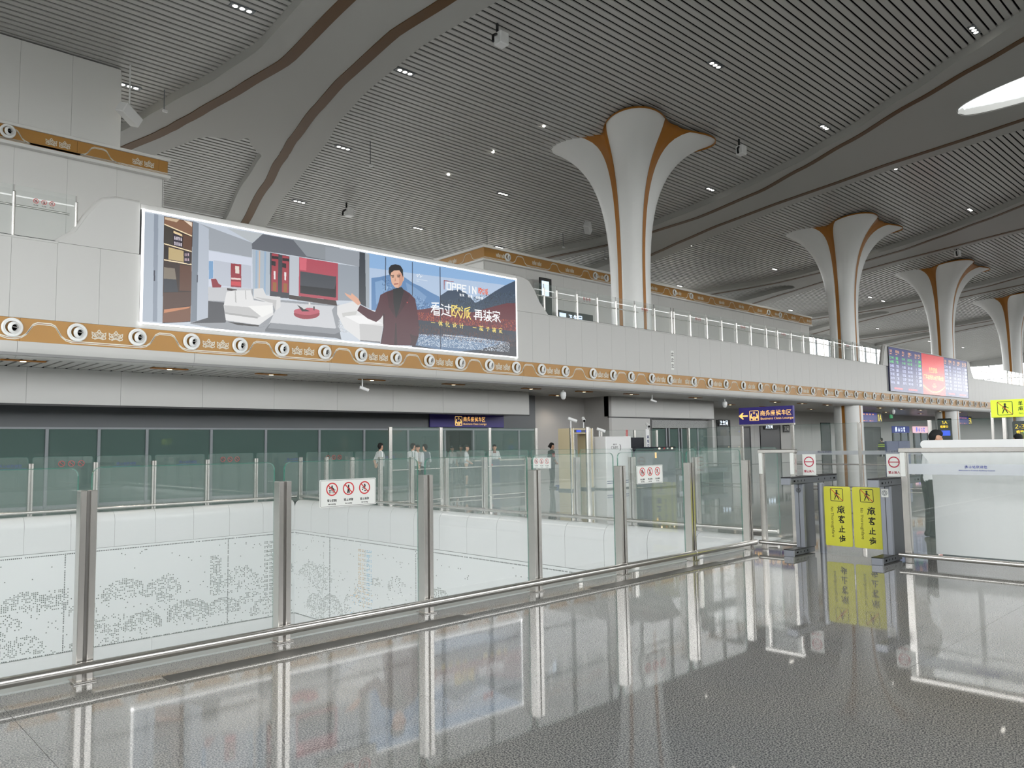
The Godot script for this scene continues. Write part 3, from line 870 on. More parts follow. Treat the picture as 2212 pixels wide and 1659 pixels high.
func beams() -> void:
	var list := [[14.2, BEAM_A, "wide pale ceiling beam forking above the lit advertisement, nearest on the left"], [42.4, BEAM_B, "pale ceiling beam with two brown grooves just right of the nearest column"], [63.6, BEAM_B, "second pale grooved ceiling beam beyond the nearest column"], [84.8, BEAM_B, "third pale grooved ceiling beam, far along the hall"], [106.0, BEAM_B, "farthest pale grooved ceiling beam over the hall"]]
	for bi in list.size():
		var b: Array = list[bi]
		var cx: float = b[0]
		var t: Array = b[1]
		var has_sky := bi < SKYLIGHTS.size()
		var hx: float = SKYLIGHTS[bi][0] - cx if has_sky else -3.0
		var root := thing("ceiling_beam", b[2], "ceiling beam", Vector3(cx, ceil_y(-22), -22))
		var body := MB.new()
		var zs := []
		var z := 6.0
		while z > -43.0:
			zs.append(z)
			z -= 0.15 if (z < -31.5 and z > -34.0) or (z < -9.8 and z > -11.5) or (z < -0.6 and z > -2.0) else 0.5
		zs.append(-42.98)
		var drop := 0.36
		var P := func(x: float, zz: float, d: float) -> Vector3:
			return Vector3(x, ceil_y(zz) - d - ceil_y(-22), zz + 22.0)
		var spans := func(zz: float) -> Array:
			var L := lerp_table(t, zz, 1)
			var R := lerp_table(t, zz, 4)
			var gl := lerp_table(t, zz, 5)
			var gr := lerp_table(t, zz, 6)
			var f := (zz + 6.0) / 5.1
			if has_sky and absf(f) < 1.0:
				var hw := 1.55 * pow(1.0 - f * f, 0.42)
				return [L, hx - hw, hx + hw, R, 1]
			if gl < gr and zz < -32.0:
				return [L, gl, gr, R, 2]
			var mid := hx if zz > -20.0 else (gl + gr) * 0.5 + (0.4 if t == BEAM_A else 1.0) * (1.0 if gl == gr else 0.0)
			return [L, mid, mid, R, 0]
		for i in zs.size() - 1:
			var s0: Array = spans.call(zs[i])
			var s1: Array = spans.call(zs[i + 1])
			var z0: float = zs[i]
			var z1: float = zs[i + 1]
			for side in 2:
				var a0: float = s0[side * 2]
				var b0: float = s0[side * 2 + 1]
				var a1: float = s1[side * 2]
				var b1: float = s1[side * 2 + 1]
				body.quad(P.call(a0, z0, drop), P.call(a1, z1, drop), P.call(b1, z1, drop), P.call(b0, z0, drop))
				# upright sides with a small bevel
				body.quad(P.call(a0, z0, -0.1), P.call(a1, z1, -0.1), P.call(a1, z1, drop), P.call(a0, z0, drop))
				if s0[4] + s1[4] > 0 or side == 1:
					body.quad(P.call(b0, z0, drop), P.call(b1, z1, drop), P.call(b1, z1, -0.1), P.call(b0, z0, -0.1))
		obj("body", body, M.beam, root)
		for side in 2:
			var g := MB.new()
			var hw := 0.22 if t == BEAM_A else 0.17
			for i in zs.size() - 1:
				var x0: float = lerp_table(t, zs[i], 2 + side)
				var x1: float = lerp_table(t, zs[i + 1], 2 + side)
				var z0: float = zs[i]
				var z1: float = zs[i + 1]
				var d := drop + 0.03
				g.quad(P.call(x0 - hw, z0, d), P.call(x1 - hw, z1, d), P.call(x1 + hw, z1, d), P.call(x0 + hw, z0, d))
				g.quad(P.call(x0 - hw, z0, drop - 0.01), P.call(x1 - hw, z1, drop - 0.01), P.call(x1 - hw, z1, d), P.call(x0 - hw, z0, d))
				g.quad(P.call(x0 + hw, z0, d), P.call(x1 + hw, z1, d), P.call(x1 + hw, z1, drop - 0.01), P.call(x0 + hw, z0, drop - 0.01))
			obj("brown_groove", g, M.brown, root)
		if not has_sky:
			continue
		# skylight curb: a flared white throat up to the roof glass
		var rows := []
		for lv in [[0.0, drop + 0.02], [0.0, drop - 0.12], [0.16, -0.25], [0.2, -1.3]]:
			var line := PackedVector3Array()
			for j in 48:
				var a := TAU * j / 48
				var ca := cos(a)
				var sa := sin(a)
				var zz: float = -6.0 + 5.1 * signf(ca) * pow(absf(ca), 0.9) * (1.0 - lv[0] * 0.2)
				line.append(P.call(hx + 1.55 * signf(sa) * pow(absf(sa), 0.75) * (1.0 - lv[0]), zz, lv[1]))
			rows.append(line)
		var th := MB.new()
		th.grid(rows, true, true)
		obj("skylight_curb", th, M.white, root)
		var sk := MB.new()
		sk.quad(P.call(hx - 1.6, -0.5, -1.25), P.call(hx - 1.6, -11.5, -1.25), P.call(hx + 1.6, -11.5, -1.25), P.call(hx + 1.6, -0.5, -1.25))
		obj("skylight_pane", sk, M.window_glass, root)
		obj("skylight_bar", bx(P.call(hx - 1.4, -6.1, -1.1), P.call(hx + 1.4, -5.9, -0.95)), M.white, root)

func columns() -> void:
	var xs := [29.8, 53.6, 73.4, 94.6, 116.0]
	var where := ["nearest", "second", "third", "fourth", "farthest"]
	var zc := -23.0
	for ci in xs.size():
		var root := thing("flared_column", "%s white column flaring into four petals with golden seams under the slatted ceiling" % where[ci], "column", Vector3(xs[ci], 0, zc))
		var top := ceil_y(zc) + 0.05
		var outline := func(phi: float, s: float) -> Vector3:
			# phi round the column, s from the shaft (0) to the rim (1)
			var c := cos(phi)
			var d := sin(phi)
			var shaft := 0.80 / pow(pow(absf(c), 3.2) + pow(absf(d), 3.2), 1.0 / 3.2)
			var q := absf(sin(2.0 * phi))
			var ex := 1.85 * absf(c) + 2.75 * absf(d)
			var rim := lerpf(ex / (absf(c) + absf(d)) * 1.06, 4.25, pow(q, 2.2))
			var e := pow(s, 2.6) * (0.72 + 0.28 * s)
			var r := lerpf(shaft, rim, e)
			var rise := s
			return Vector3(c * r, rise, d * r)
		var rows_s := []
		for i in 23:
			rows_s.append(i / 22.0)
		var petal := func(a0: float, seam: bool, lift: float) -> MB:
			# one quarter between two seams, or one seam
			var mb := MB.new()
			var rows := []
			var cols := 7 if seam else 25
			var foot := 6.9 if ci == 0 else 0.0
			var levels := [-1.0] + rows_s
			for s in levels:
				var sv: float = maxf(s, 0.0)
				var half := 0.125 + 0.02 * sv + 0.20 * pow(sv, 9.0)
				var line := PackedVector3Array()
				for j in cols:
					var f := float(j) / (cols - 1)
					var phi: float = a0 - half + 2.0 * half * f if seam else a0 + half + (PI / 2 - 2.0 * half) * f
					var p: Vector3 = outline.call(phi, sv)
					var edge := 1.0 if seam else clampf(minf(f, 1.0 - f) * 14.0, 0.0, 1.0)
					var y0 := 8.6
					var y: float = foot if s < 0.0 else y0 + (top - y0) * (sin(sv * PI * 0.5) * 0.62 + sv * 0.38)
					var out := Vector3(p.x, 0, p.z).normalized() * lift * edge
					line.append(Vector3(p.x, y, p.z) + out)
				rows.append(line)
			mb.grid(rows, false)
			return mb
		for k in 4:
			obj("petal", petal.call(PI / 2 * k, false, 0.05), M.column, root)
			obj("gold_seam", petal.call(PI / 2 * k, true, 0.01), M.bronze, root)
		var rim := []
		for lv in [[1.0, 0.0], [1.0, 0.09], [0.97, 0.12]]:
			var line := PackedVector3Array()
			for j in 96:
				var p: Vector3 = outline.call(TAU * j / 96, 1.0)
				line.append(Vector3(p.x * lv[0] * 1.02, top - 0.09 + lv[1], p.z * lv[0] * 1.02))
			rim.append(line)
		var rm := MB.new()
		rm.grid(rim, false, true)
		obj("gold_rim", rm, M.bronze, root)

func downlights() -> void:
	var root := thing("ceiling_downlight", "", "ceiling light", Vector3.ZERO, 0.0, "three-lamp downlights between the ceiling slats")
	obj("housing", bx(Vector3(-0.42, -0.02, -0.13), Vector3(0.42, 0.10, 0.13), 0.01), M.frame, root)
	for i in 3:
		var l := MB.new()
		l.lathe(P2([0.0, -0.03, 0.07, -0.028, 0.095, -0.015, 0.1, 0.0]), 16, Transform3D(Basis(), Vector3(-0.24 + 0.24 * i, 0, 0)))
		obj("lens", l, M.lamp, root)
	var sp := SpotLight3D.new()
	sp.name = "lamp"
	sp.rotation.x = -PI / 2
	sp.position = Vector3(0, -0.06, 0)
	sp.light_energy = 6.0
	sp.light_color = Color(1.0, 0.97, 0.92)
	sp.spot_angle = 62.0
	sp.spot_angle_attenuation = 0.8
	sp.spot_range = 40.0
	sp.light_size = 0.12
	root.add_child(sp)
	var at := [[10.61, -24.05], [9.34, -31.22], [17.18, -24.07], [18.78, -31.24], [20.37, -38.43], [29.0, -31.26], [28.44, -38.45], [26.77, -16.27], [32.79, -8.66], [36.24, -16.15], [38.57, -23.99], [44.95, -23.93], [44.72, -16.09], [56.96, -15.85], [46.76, -30.97], [58.91, -30.85], [59.96, -23.7], [66.23, -23.58], [85.99, -23.4], [35.41, -38.61], [56.29, -38.32], [97.44, -37.86], [81.25, -30.9], [109.68, -30.9], [128.6, -37.7], [105.74, -37.7], [65.53, -15.8], [76.0, -15.8], [78.0, -30.9], [68.0, -30.9], [90.0, -30.9], [100.0, -30.9], [76.0, -38.2], [86.0, -38.2], [116.0, -38.2], [102.0, -23.4], [110.0, -23.4], [88.0, -15.8],
		[4.0, -16.2], [14.0, -16.2], [20.0, -8.6], [8.0, -8.6], [50.0, -8.6], [-4.0, -8.6]]
	for i in at.size():
		var o: Node3D = root if i == 0 else copy(root, Vector3.ZERO)
		o.position = Vector3(at[i][0], ceil_y(at[i][1]), at[i][1] + 0.145)
		o.set_meta("label", "three-lamp white downlight set between the ceiling slats")
	# single small spots over the advertisement
	for q in [[24.95, -23.96], [24.89, -27.38], [24.82, -30.76]]:
		var l := MB.new()
		l.lathe(P2([0.0, -0.05, 0.05, -0.045, 0.065, -0.02, 0.065, 0.06]), 14)
		var o := obj("pinhole_light", l, M.lamp, null, Vector3(q[0], ceil_y(q[1]), q[1]))
		tag(o, "tiny white ceiling spot in the row of three left of the nearest column", "ceiling light", "pinhole lights in a row")

# ---- the balcony front ----
const NOZ := [-1.7, -0.2, 1.2, 2.64, 4.07, 5.5, 6.96, 8.4, 9.81, 11.14, 12.6, 13.95, 15.34, 16.77, 18.19, 19.63, 21.04, 22.47, 23.88, 25.65, 27.02, 28.3, 29.87, 31.32, 33.36, 34.85, 36.34, 38.1, 39.9, 41.48, 42.96, 44.59, 46.27, 48.06, 49.56, 51.02, 52.52, 54.01, 55.51, 57.01, 58.71, 60.29, 61.93, 63.55, 65.15, 66.64, 68.21, 69.75, 71.34, 72.92, 74.53, 76.03, 77.61, 79.14, 80.72]
const HUMP := [0.5, 3.36, 4.76, 7.68, 10.48, 13.28, 16.05, 18.91, 21.76, 24.76, 27.66, 29.08, 34.1, 37.22, 40.7, 43.78, 47.16, 50.29, 53.26, 56.26, 59.5, 62.74, 65.9, 68.98, 72.13, 75.28, 78.37]
const ORN := [-1.0, 1.92, 6.22, 9.1, 11.86, 14.64, 17.48, 20.34, 23.18, 26.34, 30.6, 31.95, 33.0, 35.6, 39.0, 42.22, 45.43, 48.81, 51.77, 54.76, 57.86, 61.11, 64.35, 67.42, 70.54, 73.72, 76.82, 79.93]

func nozzle(z: float, y: float) -> Node3D:
	var root := thing("air_nozzle", "", "air nozzle", Vector3(0, y, z))
	var T := Transform3D(Basis(Vector3.RIGHT, PI / 2), Vector3.ZERO)
	var a := MB.new()
	a.lathe(P2([0.235, 0.0, 0.235, 0.03, 0.215, 0.055, 0.185, 0.05, 0.175, 0.035, 0.165, 0.05, 0.15, 0.055, 0.15, 0.01]), 28, T)
	obj("flange", a, M.column, root)
	var b := MB.new()
	var T2 := Transform3D(Basis(Vector3(0, 1, 0), 0.38) * Basis(Vector3.RIGHT, PI / 2 + 0.12), Vector3.ZERO)
	b.lathe(P2([0.145, 0.06, 0.148, 0.075, 0.14, 0.10, 0.118, 0.13, 0.095, 0.142, 0.088, 0.138, 0.086, 0.09, 0.08, 0.07]), 24, T2)
	obj("ball", b, M.column, root)
	var c := MB.new()
	c.lathe(P2([0.086, 0.06, 0.0, 0.05]), 20, T2)
	obj("throat", c, M.black, root)
	var d := MB.new()
	d.box(Vector3(-0.08, -0.008, 0.06), Vector3(0.08, 0.008, 0.1))
	var v := obj("vane", d, M.steel_dark, root)
	v.transform = Transform3D(Basis(Vector3(0, 1, 0), 0.38), Vector3(0.03, 0.0, 0.0))
	return root

func ornament_mesh() -> ArrayMesh:
	# a pair of crown-shaped cloud motifs in raised line work
	var mb := MB.new()
	for s in [-1, 1]:
		var cx: float = 0.205 * s
		var k := 0.165
		var half := [
			[[0.0, -0.42], [-0.35, -0.5], [-0.7, -0.72], [-0.92, -0.7], [-1.0, -0.5], [-0.86, -0.3], [-0.98, 0.05], [-1.0, 0.5], [-0.72, 0.3], [-0.4, 0.38], [-0.2, 0.62], [-0.12, 0.85], [0.0, 1.0]],
			[[-0.3, -0.3], [-0.62, -0.35], [-0.78, -0.1], [-0.62, 0.12], [-0.42, 0.02], [-0.45, -0.16], [-0.58, -0.12]],
			[[0.0, -0.62], [-0.3, -0.68], [-0.62, -0.86]], [[0.0, -0.35], [-0.1, -0.2], [-0.22, 0.08], [-0.3, 0.2]], [[-0.1, 0.55], [-0.16, 0.4], [0.0, 0.3]]]
		for m in [-1.0, 1.0]:
			for h in half:
				var p := PackedVector2Array()
				for q in h:
					p.append(Vector2(cx + q[0] * m * k, q[1] * k * 0.82))
				mb.stroke(p, 0.019, -0.004, 0.008)
		mb.stroke(ring2(cx, 0.0, k * 0.2, 10), 0.016, -0.004, 0.008)
	return mb.mesh()

func wave_line(x0: float, x1: float, humps: Array, lo: float, hi: float, off: float, k := 1.0) -> PackedVector2Array:
	var p := PackedVector2Array()
	p.append(Vector2(x0, lo + off))
	for h in humps:
		if h < x0 + 0.6 or h > x1 - 0.6:
			continue
		var w := 0.62 * k
		for q in [[-1.0, 0.0], [-0.78, 0.1], [-0.62, 0.3], [-0.5, 0.62], [-0.4, 0.88], [-0.24, 1.0], [0.24, 1.0], [0.4, 0.88], [0.5, 0.62], [0.62, 0.3], [0.78, 0.1], [1.0, 0.0]]:
			p.append(Vector2(h + q[0] * w * (1.0 - off * 0.9 * signf(0.5 - absf(q[1] - 0.5))), lo + off + (hi - lo) * q[1]))
	p.append(Vector2(x1, lo + off))
	return p

func band_on(parent: Node, x0: float, x1: float, lo: float, hi: float, z: float, humps: Array, orns: Array, step: float, om: ArrayMesh, k := 1.0) -> void:
	var x := x0
	while x < x1 - 0.1:
		var e := minf(x + step, x1)
		obj("gold_panel", bx(Vector3(x + 0.003, lo, z - 0.03), Vector3(e - 0.003, hi, z), 0.002), M.gold, parent)
		x = e
	var h := hi - lo
	for q in [[0.05 * h, 0.03], [-0.02 * h, 0.024]]:
		var mb := MB.new()
		mb.stroke(wave_line(x0, x1, humps, lo + 0.10 * h, lo + 0.80 * h, q[0], k), q[1] * 0.9, z - 0.004, z + 0.012)
		obj("scroll_line", mb, M.cream, parent)
	var rl := MB.new()
	rl.stroke(wave_line(x0, x1, humps, lo + 0.10 * h, lo + 0.80 * h, 0.015 * h, k), 0.012, z - 0.004, z + 0.006)
	obj("rust_line", rl, M.rust, parent)
	for o in orns:
		if o > x0 + 0.3 and o < x1 - 0.3:
			obj("ornament", om, M.cream, parent, Vector3(o, lo + 0.52 * h, z))

func fascia() -> void:
	var w := MB.new()
	w.box(Vector3(-13, 4.0, -22.3), Vector3(130, 6.9, -22.035))
	var wall := struct("wall_balcony", w, M.panel_joint)
	var pm := bx(Vector3(0.002, 4.925, -22.04), Vector3(0.998, 6.94, -22.0), 0.003).mesh()
	for i in range(-13, 130):
		if i < 7 or (i > 20 and i < 58) or i > 75:
			obj("panel", pm, M.panel, wall, Vector3(i, 0, 0))
	for q in [[7.0, 21.0, 4.925, 5.06], [58.0, 76.0, 4.925, 5.1]]:
		obj("panel", bx(Vector3(q[0], q[2], -22.04), Vector3(q[1], q[3], -22.0), 0.003), M.panel, wall)
	# parapet cap
	for q in [[-13.0, 5.02], [22.9, 56.8], [79.4, 130.0]]:
		obj("parapet_cap", bx(Vector3(q[0], 6.9, -22.32), Vector3(q[1], 6.955, -21.985), 0.008), M.panel, wall)
	# rounded lower edge, in lengths
	var prof := P2([-22.0, 4.345, -22.0, 4.2, -22.01, 4.13, -22.04, 4.06, -22.09, 4.0, -22.16, 3.965, -22.25, 3.95, -22.4, 3.95])
	var x := -13.0
	while x < 130.0:
		var lip := MB.new()
		lip.extrude(prof, x + 0.004, minf(x + 4.3, 130.0) - 0.004, true)
		obj("rounded_edge", lip, M.panel, wall)
		x += 4.3
	obj("edge_core", bx(Vector3(-13, 4.0, -22.3), Vector3(130, 4.34, -22.06)), M.panel_joint, wall)
	var om := ornament_mesh()
	band_on(wall, -13.0, 130.0, 4.345, 4.92, -21.992, HUMP, ORN, 4.31, om)
	# the raised shoulders round the two screens
	for q in [[7.0, 21.1, 8.36, 8.21, "advert"], [58.42, 75.95, 8.44, 8.33, "board"]]:
		var a: float = q[0]
		var b: float = q[1]
		var t: float = q[2]
		var left := P2([a - 2.0, 6.945, a - 1.6, 7.28, a - 1.32, 7.78, a - 1.15, 8.02, a - 0.95, t - 0.1, a - 0.63, t, a - 0.04, t, a - 0.04, 6.945])
		var right := P2([b + 0.04, 6.945, b + 0.04, t - 0.03, b + 0.42, t - 0.05, b + 0.77, t - 0.16, b + 1.05, 7.89, b + 1.36, 7.41, b + 1.85, 6.945])
		if q[4] == "board":
			left = P2([a - 1.0, 6.945, a - 0.7, 7.8, a - 0.45, t - 0.1, a - 0.3, t, a - 0.04, t, a - 0.04, 6.945])
		for s in [left, right]:
			var m := MB.new()
			m.prism(s, -22.28, -21.99)
			obj("shoulder_panel", m, M.panel, wall)
			var edge := MB.new()
			var rim := []
			for v in s:
				rim.append(v)
			var tb := []
			for i in rim.size() - (1 if s == left else 0):
				if s == right and i == 0:
					continue
				tb.append(Vector3(rim[i].x, rim[i].y - 0.01, -22.13))
			edge.tube(tb, 0.10, 10)
			obj("rounded_rim", edge, M.panel, wall)
		obj("top_panel", bx(Vector3(a - 0.04, q[3], -22.28), Vector3(b + 0.04, t, -21.99), 0.02), M.panel, wall)
		obj("screen_back", bx(Vector3(a, 5.06, -22.28), Vector3(b, q[3], -22.06)), M.dark, wall)
	# nozzles
	var nz := nozzle(-21.975, 4.665)
	for i in NOZ.size():
		var o: Node3D = nz if i == 0 else copy(nz, Vector3.ZERO)
		o.position = Vector3(NOZ[i], 4.665, -21.975)
		tag(o, "round white air nozzle on the gold scroll band along the balcony edge", "", "air nozzles along the balcony band")
	# characters pasted in a column on the panels
	var st := MB.new()
	for i in 3:
		var y: float = 5.92 - 0.28 * i
		for l in [[0.0, 0.09, 0.0, 0.06], [-0.09, 0.05, 0.09, 0.05], [-0.05, 0.03, -0.03, -0.04], [0.05, 0.03, 0.03, -0.04], [-0.1, -0.07, 0.1, -0.07]]:
			st.stroke(P2([31.62 + l[0], y + l[1], 31.62 + l[2], y + l[3]]), 0.022, -22.0, -21.994)
	var pl := thing("sticker_column", "column of three small dark characters on pale strip, stuck to balcony panels", "sticker", Vector3.ZERO)
	obj("strip", bx(Vector3(31.5, 5.16, -22.0), Vector3(31.74, 6.1, -21.996)), M.sign_white, pl)
	obj("characters", st, M.ink, pl, Vector3(0, 0, 0.003))

func balcony() -> void:
	struct("floor_upper", bx(Vector3(X0, 6.5, ZB), Vector3(X1, 6.9, -22.3)), M.grey_wall)
	var runs := [[[-1.6, -0.2, 1.2, 2.62, 4.04, 5.43], -3.0, 5.3, "glass railing on the balcony at far left, beside the lit advertisement"],
		[[22.85, 23.6, 24.88, 26.22, 27.52, 28.92, 30.42, 31.81, 32.02, 33.43, 34.95, 36.37, 37.85, 39.37, 41.1, 42.4, 44.05, 45.6, 46.95, 48.4, 49.85, 51.3, 52.8, 54.25, 55.7], 22.3, 57.2, "long glass railing on the balcony between advertisement and departure board"], [[79.2, 80.6, 82.0, 83.4, 84.8, 86.2, 87.6, 89.0, 90.4, 91.8, 93.2, 94.6, 96.0, 97.4, 98.8, 100.2, 101.6, 103.0], 78.2, 104.0, "short glass railing on the balcony beyond the departure board"]]
	var post := MB.new()
	post.lathe(P2([0.034, 0.0, 0.034, 1.12, 0.03, 1.14, 0.0, 1.142]), 12)
	var clip := bx(Vector3(-0.012, 1.1, -0.05), Vector3(0.012, 1.31, -0.02))
	var pm := post.mesh()
	var cm := clip.mesh()
	for r in runs:
		var root := thing("balcony_railing", r[3], "railing", Vector3(0, 6.955, -22.1))
		for x in r[0]:
			obj("post", pm, M.steel, root, Vector3(x, 0, 0))
			obj("clip", cm, M.steel_dark, root, Vector3(x, 0, 0))
		var xs: Array = [r[1]] + r[0] + [r[2]]
		for i in xs.size() - 1:
			var a: float = xs[i] + 0.012
			var b: float = xs[i + 1] - 0.012
			if b - a > 0.3:
				obj("glass_pane", bx(Vector3(a, 0.02, -0.058), Vector3(b, 1.31, -0.046)), M.glass, root)
		var t := MB.new()
		t.tube([Vector3(r[1], 0.82, -0.13), Vector3(r[2], 0.82, -0.13)], 0.028, 8)
		obj("handrail", t, M.steel, root)
		obj("base_channel", bx(Vector3(r[1], 0.0, -0.09), Vector3(r[2], 0.045, -0.02)), M.dark, root)
	for q in [[4.7, 0.95, "balcony glass at far left"], [25.55, 0.95, "second pane right of the advertisement"], [29.7, 0.95, "pane right of the nearest column"], [34.2, 0.95, "balcony glass, third notice from the advertisement"], [38.6, 0.95, "balcony glass, fourth notice from the advertisement"], [43.2, 0.95, "balcony glass left of the second column"], [47.7, 0.95, "balcony glass in front of the second column"], [52.0, 0.95, "balcony glass right of the second column"]]:
		no_notice(Vector3(q[0], 6.955 + q[1], -22.14), 0.0, 0.62, false, "three small red ban rings on the " + q[2])

func no_notice(at: Vector3, turn: float, w: float, full: bool, label: String, m: Material = null) -> Node3D:
	# a plate with three red prohibition rings
	var r := thing("ban_notice", label, "sign", at, turn)
	var h := w * 0.42
	if full:
		var pl := MB.new()
		pl.prism(rrect(-w / 2, -h / 2, w / 2, h / 2, w * 0.012, 2), 0.0, 0.006)
		obj("plate", pl, M.sign_white, r)
		var bd := MB.new()
		var q := rrect(-w / 2 + 0.008, -h / 2 + 0.008, w / 2 - 0.008, h / 2 - 0.008, w * 0.012, 2)
		q.append(q[0])
		bd.stroke(q, 0.0025, 0.006, 0.0068)
		obj("border", bd, M.ink, r)
	var zt := 0.006 if full else 0.002
	var txt := ["禁止翻越", "禁止倚靠", "禁止抛物"]
	var eng := ["No Crossing", "No Leaning", "No Tossing"]
	for i in 3:
		var cx := w * (-0.29 + 0.29 * i)
		var cy := h * 0.15
		var rr := w * 0.092
		var pic := MB.new()
		var T := Transform3D(Basis(), Vector3(cx, cy, zt))
		pic.prism(ring2(0, rr * 0.5, rr * 0.15, 8).slice(0, 8), 0, 0.001, T)
		if i == 0:
			pic.stroke(P2([-rr * 0.5, rr * 0.2, 0.0, rr * 0.3, rr * 0.3, 0.0]), rr * 0.22, 0, 0.001, T)
			for k in 5:
				pic.stroke(P2([rr * (-0.5 + 0.25 * k), -rr * 0.1, rr * (-0.5 + 0.25 * k), -rr * 0.65]), rr * 0.08, 0, 0.001, T)
			pic.stroke(P2([-rr * 0.6, -rr * 0.1, rr * 0.6, -rr * 0.1]), rr * 0.1, 0, 0.001, T)
		elif i == 1:
			pic.stroke(P2([0, rr * 0.35, -rr * 0.05, -rr * 0.1, -rr * 0.15, -rr * 0.7]), rr * 0.26, 0, 0.001, T)
			pic.stroke(P2([0, -rr * 0.1, rr * 0.2, -rr * 0.7]), rr * 0.16, 0, 0.001, T)
			pic.stroke(P2([0, rr * 0.2, rr * 0.25, -rr * 0.1]), rr * 0.12, 0, 0.001, T)
		else:
			pic.stroke(P2([rr * 0.1, rr * 0.4, 0, rr * 0.1, -rr * 0.1, -rr * 0.15]), rr * 0.24, 0, 0.001, T)
			pic.stroke(P2([rr * 0.05, rr * 0.2, -rr * 0.4, 0.0]), rr * 0.12, 0, 0.001, T)
			pic.prism(ring2(-rr * 0.4, -rr * 0.3, rr * 0.12, 6).slice(0, 6), 0, 0.001, T)
			pic.prism(ring2(rr * 0.1, -rr * 0.5, rr * 0.15, 6).slice(0, 6), 0, 0.001, T)
		obj("pictogram", pic, M.ink, r)
		var ring := MB.new()
		ring.stroke(ring2(cx, cy, rr, 28), rr * 0.19, zt, zt + 0.0015)
		ring.stroke(P2([cx - rr * 0.68, cy + rr * 0.68, cx + rr * 0.68, cy - rr * 0.68]), rr * 0.17, zt, zt + 0.0015)
		obj("red_ring", ring, M.red, r)
		if w > 0.5 or full:
			var tx := MB.new()
			var s := w * 0.038
			words(tx, txt[i], cx - s * 2.2, -h * 0.30, s, s * 0.11, zt, zt + 0.001, Transform3D(), 1.12)
			obj("characters", tx, M.ink, r)
		if full:
			latin(r, "lettering", eng[i], w * 0.017, M.ink, Vector3(cx, -h * 0.385, zt), HORIZONTAL_ALIGNMENT_CENTER)
	return r

func advert_image() -> Image:
	var im := Image.create(2048, 459, false, Image.FORMAT_RGB8)
	im.fill(rgb8(200, 208, 218))
	var g := RandomNumberGenerator.new()
	g.seed = 21
	var dots := func(n: int, q: Array, cs: Array, w: int, h: int) -> void:
		# strews flecks of colour over a slanting strip: x0, top, x1, top, depth at each end
		for i in n:
			var f := g.randf()
			var x: float = lerpf(q[0], q[2], f)
			var y: float = lerpf(q[1], q[3], f) + g.randf() * lerpf(q[4], q[5], f)
			im.fill_rect(Rect2i(int(x), int(y), 1 + g.randi() % w, 1 + g.randi() % h), cs[g.randi() % cs.size()])
	for i in AD.size():
		var a: Array = AD[i]
		ipoly(im, rgb8(a[0], a[1], a[2]), a[3])
		if i == 4: # snow and rock on the mountains
			dots.call(1500, [1130, 110, 1500, 240, 150, 60], [rgb8(150, 182, 214), rgb8(84, 122, 168), rgb8(70, 106, 150)], 5, 8)
		elif i == 5: # conifers on the slopes
			dots.call(2600, [1500, 190, 2046, 60, 90, 200], [rgb8(36, 50, 70), rgb8(70, 92, 112), rgb8(44, 60, 66)], 3, 9)
		elif i == 6: # autumn trees on the shore
			dots.call(2600, [1345, 268, 2046, 240, 60, 90], [rgb8(150, 54, 58), rgb8(70, 26, 36), rgb8(190, 90, 50), rgb8(120, 40, 50)], 4, 9)
		elif i == 9: # water
			dots.call(2000, [1340, 330, 2046, 325, 60, 70], [rgb8(60, 44, 50), rgb8(36, 40, 56), rgb8(96, 60, 56)], 3, 12)
			dots.call(2600, [1345, 385, 1990, 375, 60, 60], [rgb8(220, 230, 240), rgb8(150, 176, 204), rgb8(236, 240, 246)], 7, 2)
		elif i == 19: # carpet pile
			dots.call(1200, [420, 330, 660, 350, 30, 30], [rgb8(214, 216, 220), rgb8(168, 170, 176)], 3, 2)
		elif i == 20: # veins in the dark stone
			for k in 14:
				var x := 420.0 + g.randf() * 120
				var y := 360.0 + g.randf() * 80
				iline(im, rgb8(140, 142, 148), Vector2(x, y), Vector2(x + 30 + g.randf() * 50, y - 8 - g.randf() * 16), 1.4)
		elif i == 49: # rug
			dots.call(2600, [880, 345, 1230, 345, 70, 90], [rgb8(222, 224, 226), rgb8(176, 180, 186)], 4, 2)
	var white := rgb8(248, 250, 252)
	var gold := rgb8(250, 222, 110)
	# the maker's name, the slogan and its second line
	iletters(im, "OPPEIN", 1540, 86, 36, 7.0, white, 1.0)
	iwords(im, "欧派", 1762, 84, 34, 4.0, rgb8(236, 96, 50), 1.1)
	iwords(im, "有家", 1626, 134, 15, 2.0, white, 1.25)
	iwords(im, "有爱", 1684, 134, 15, 2.0, white, 1.25)
	iwords(im, "有欧派", 1742, 134, 15, 2.0, white, 1.25)
	iwords(im, "看过", 1430, 206, 66, 6.5, white, 1.04)
	iwords(im, "欧派", 1568, 204, 66, 6.5, gold, 1.05)
	iwords(im, "再装家", 1728, 206, 62, 6.5, white, 1.07)
	iwords(im, "一体化设计", 1432, 301, 27, 3.2, gold, 1.78)
	iwords(im, "一揽子搞定", 1718, 301, 27, 3.2, gold, 1.78)
	for k in 2:
		for i in 30:
			if g.randf() < 0.85:
				im.fill_rect(Rect2i(1512 + i * 11, 374 + k * 100, 8, 4), white)
	var px := Vector2(1338, 74)
	for q in [[8, -6], [12, 4], [6, 8], [20, -10], [28, 2], [24, 8], [40, -2]]:
		iline(im, white, px, Vector2(1338 + q[0], 74 + q[1]), 2.0)
		px = Vector2(1338 + q[0], 74 + q[1])
	for i in 9:
		im.fill_rect(Rect2i(1340 + i * 8, 92, 6, 4), rgb8(210, 222, 236))
	im.fill_rect(Rect2i(1340, 102, 16, 4), rgb8(210, 222, 236))
	return im

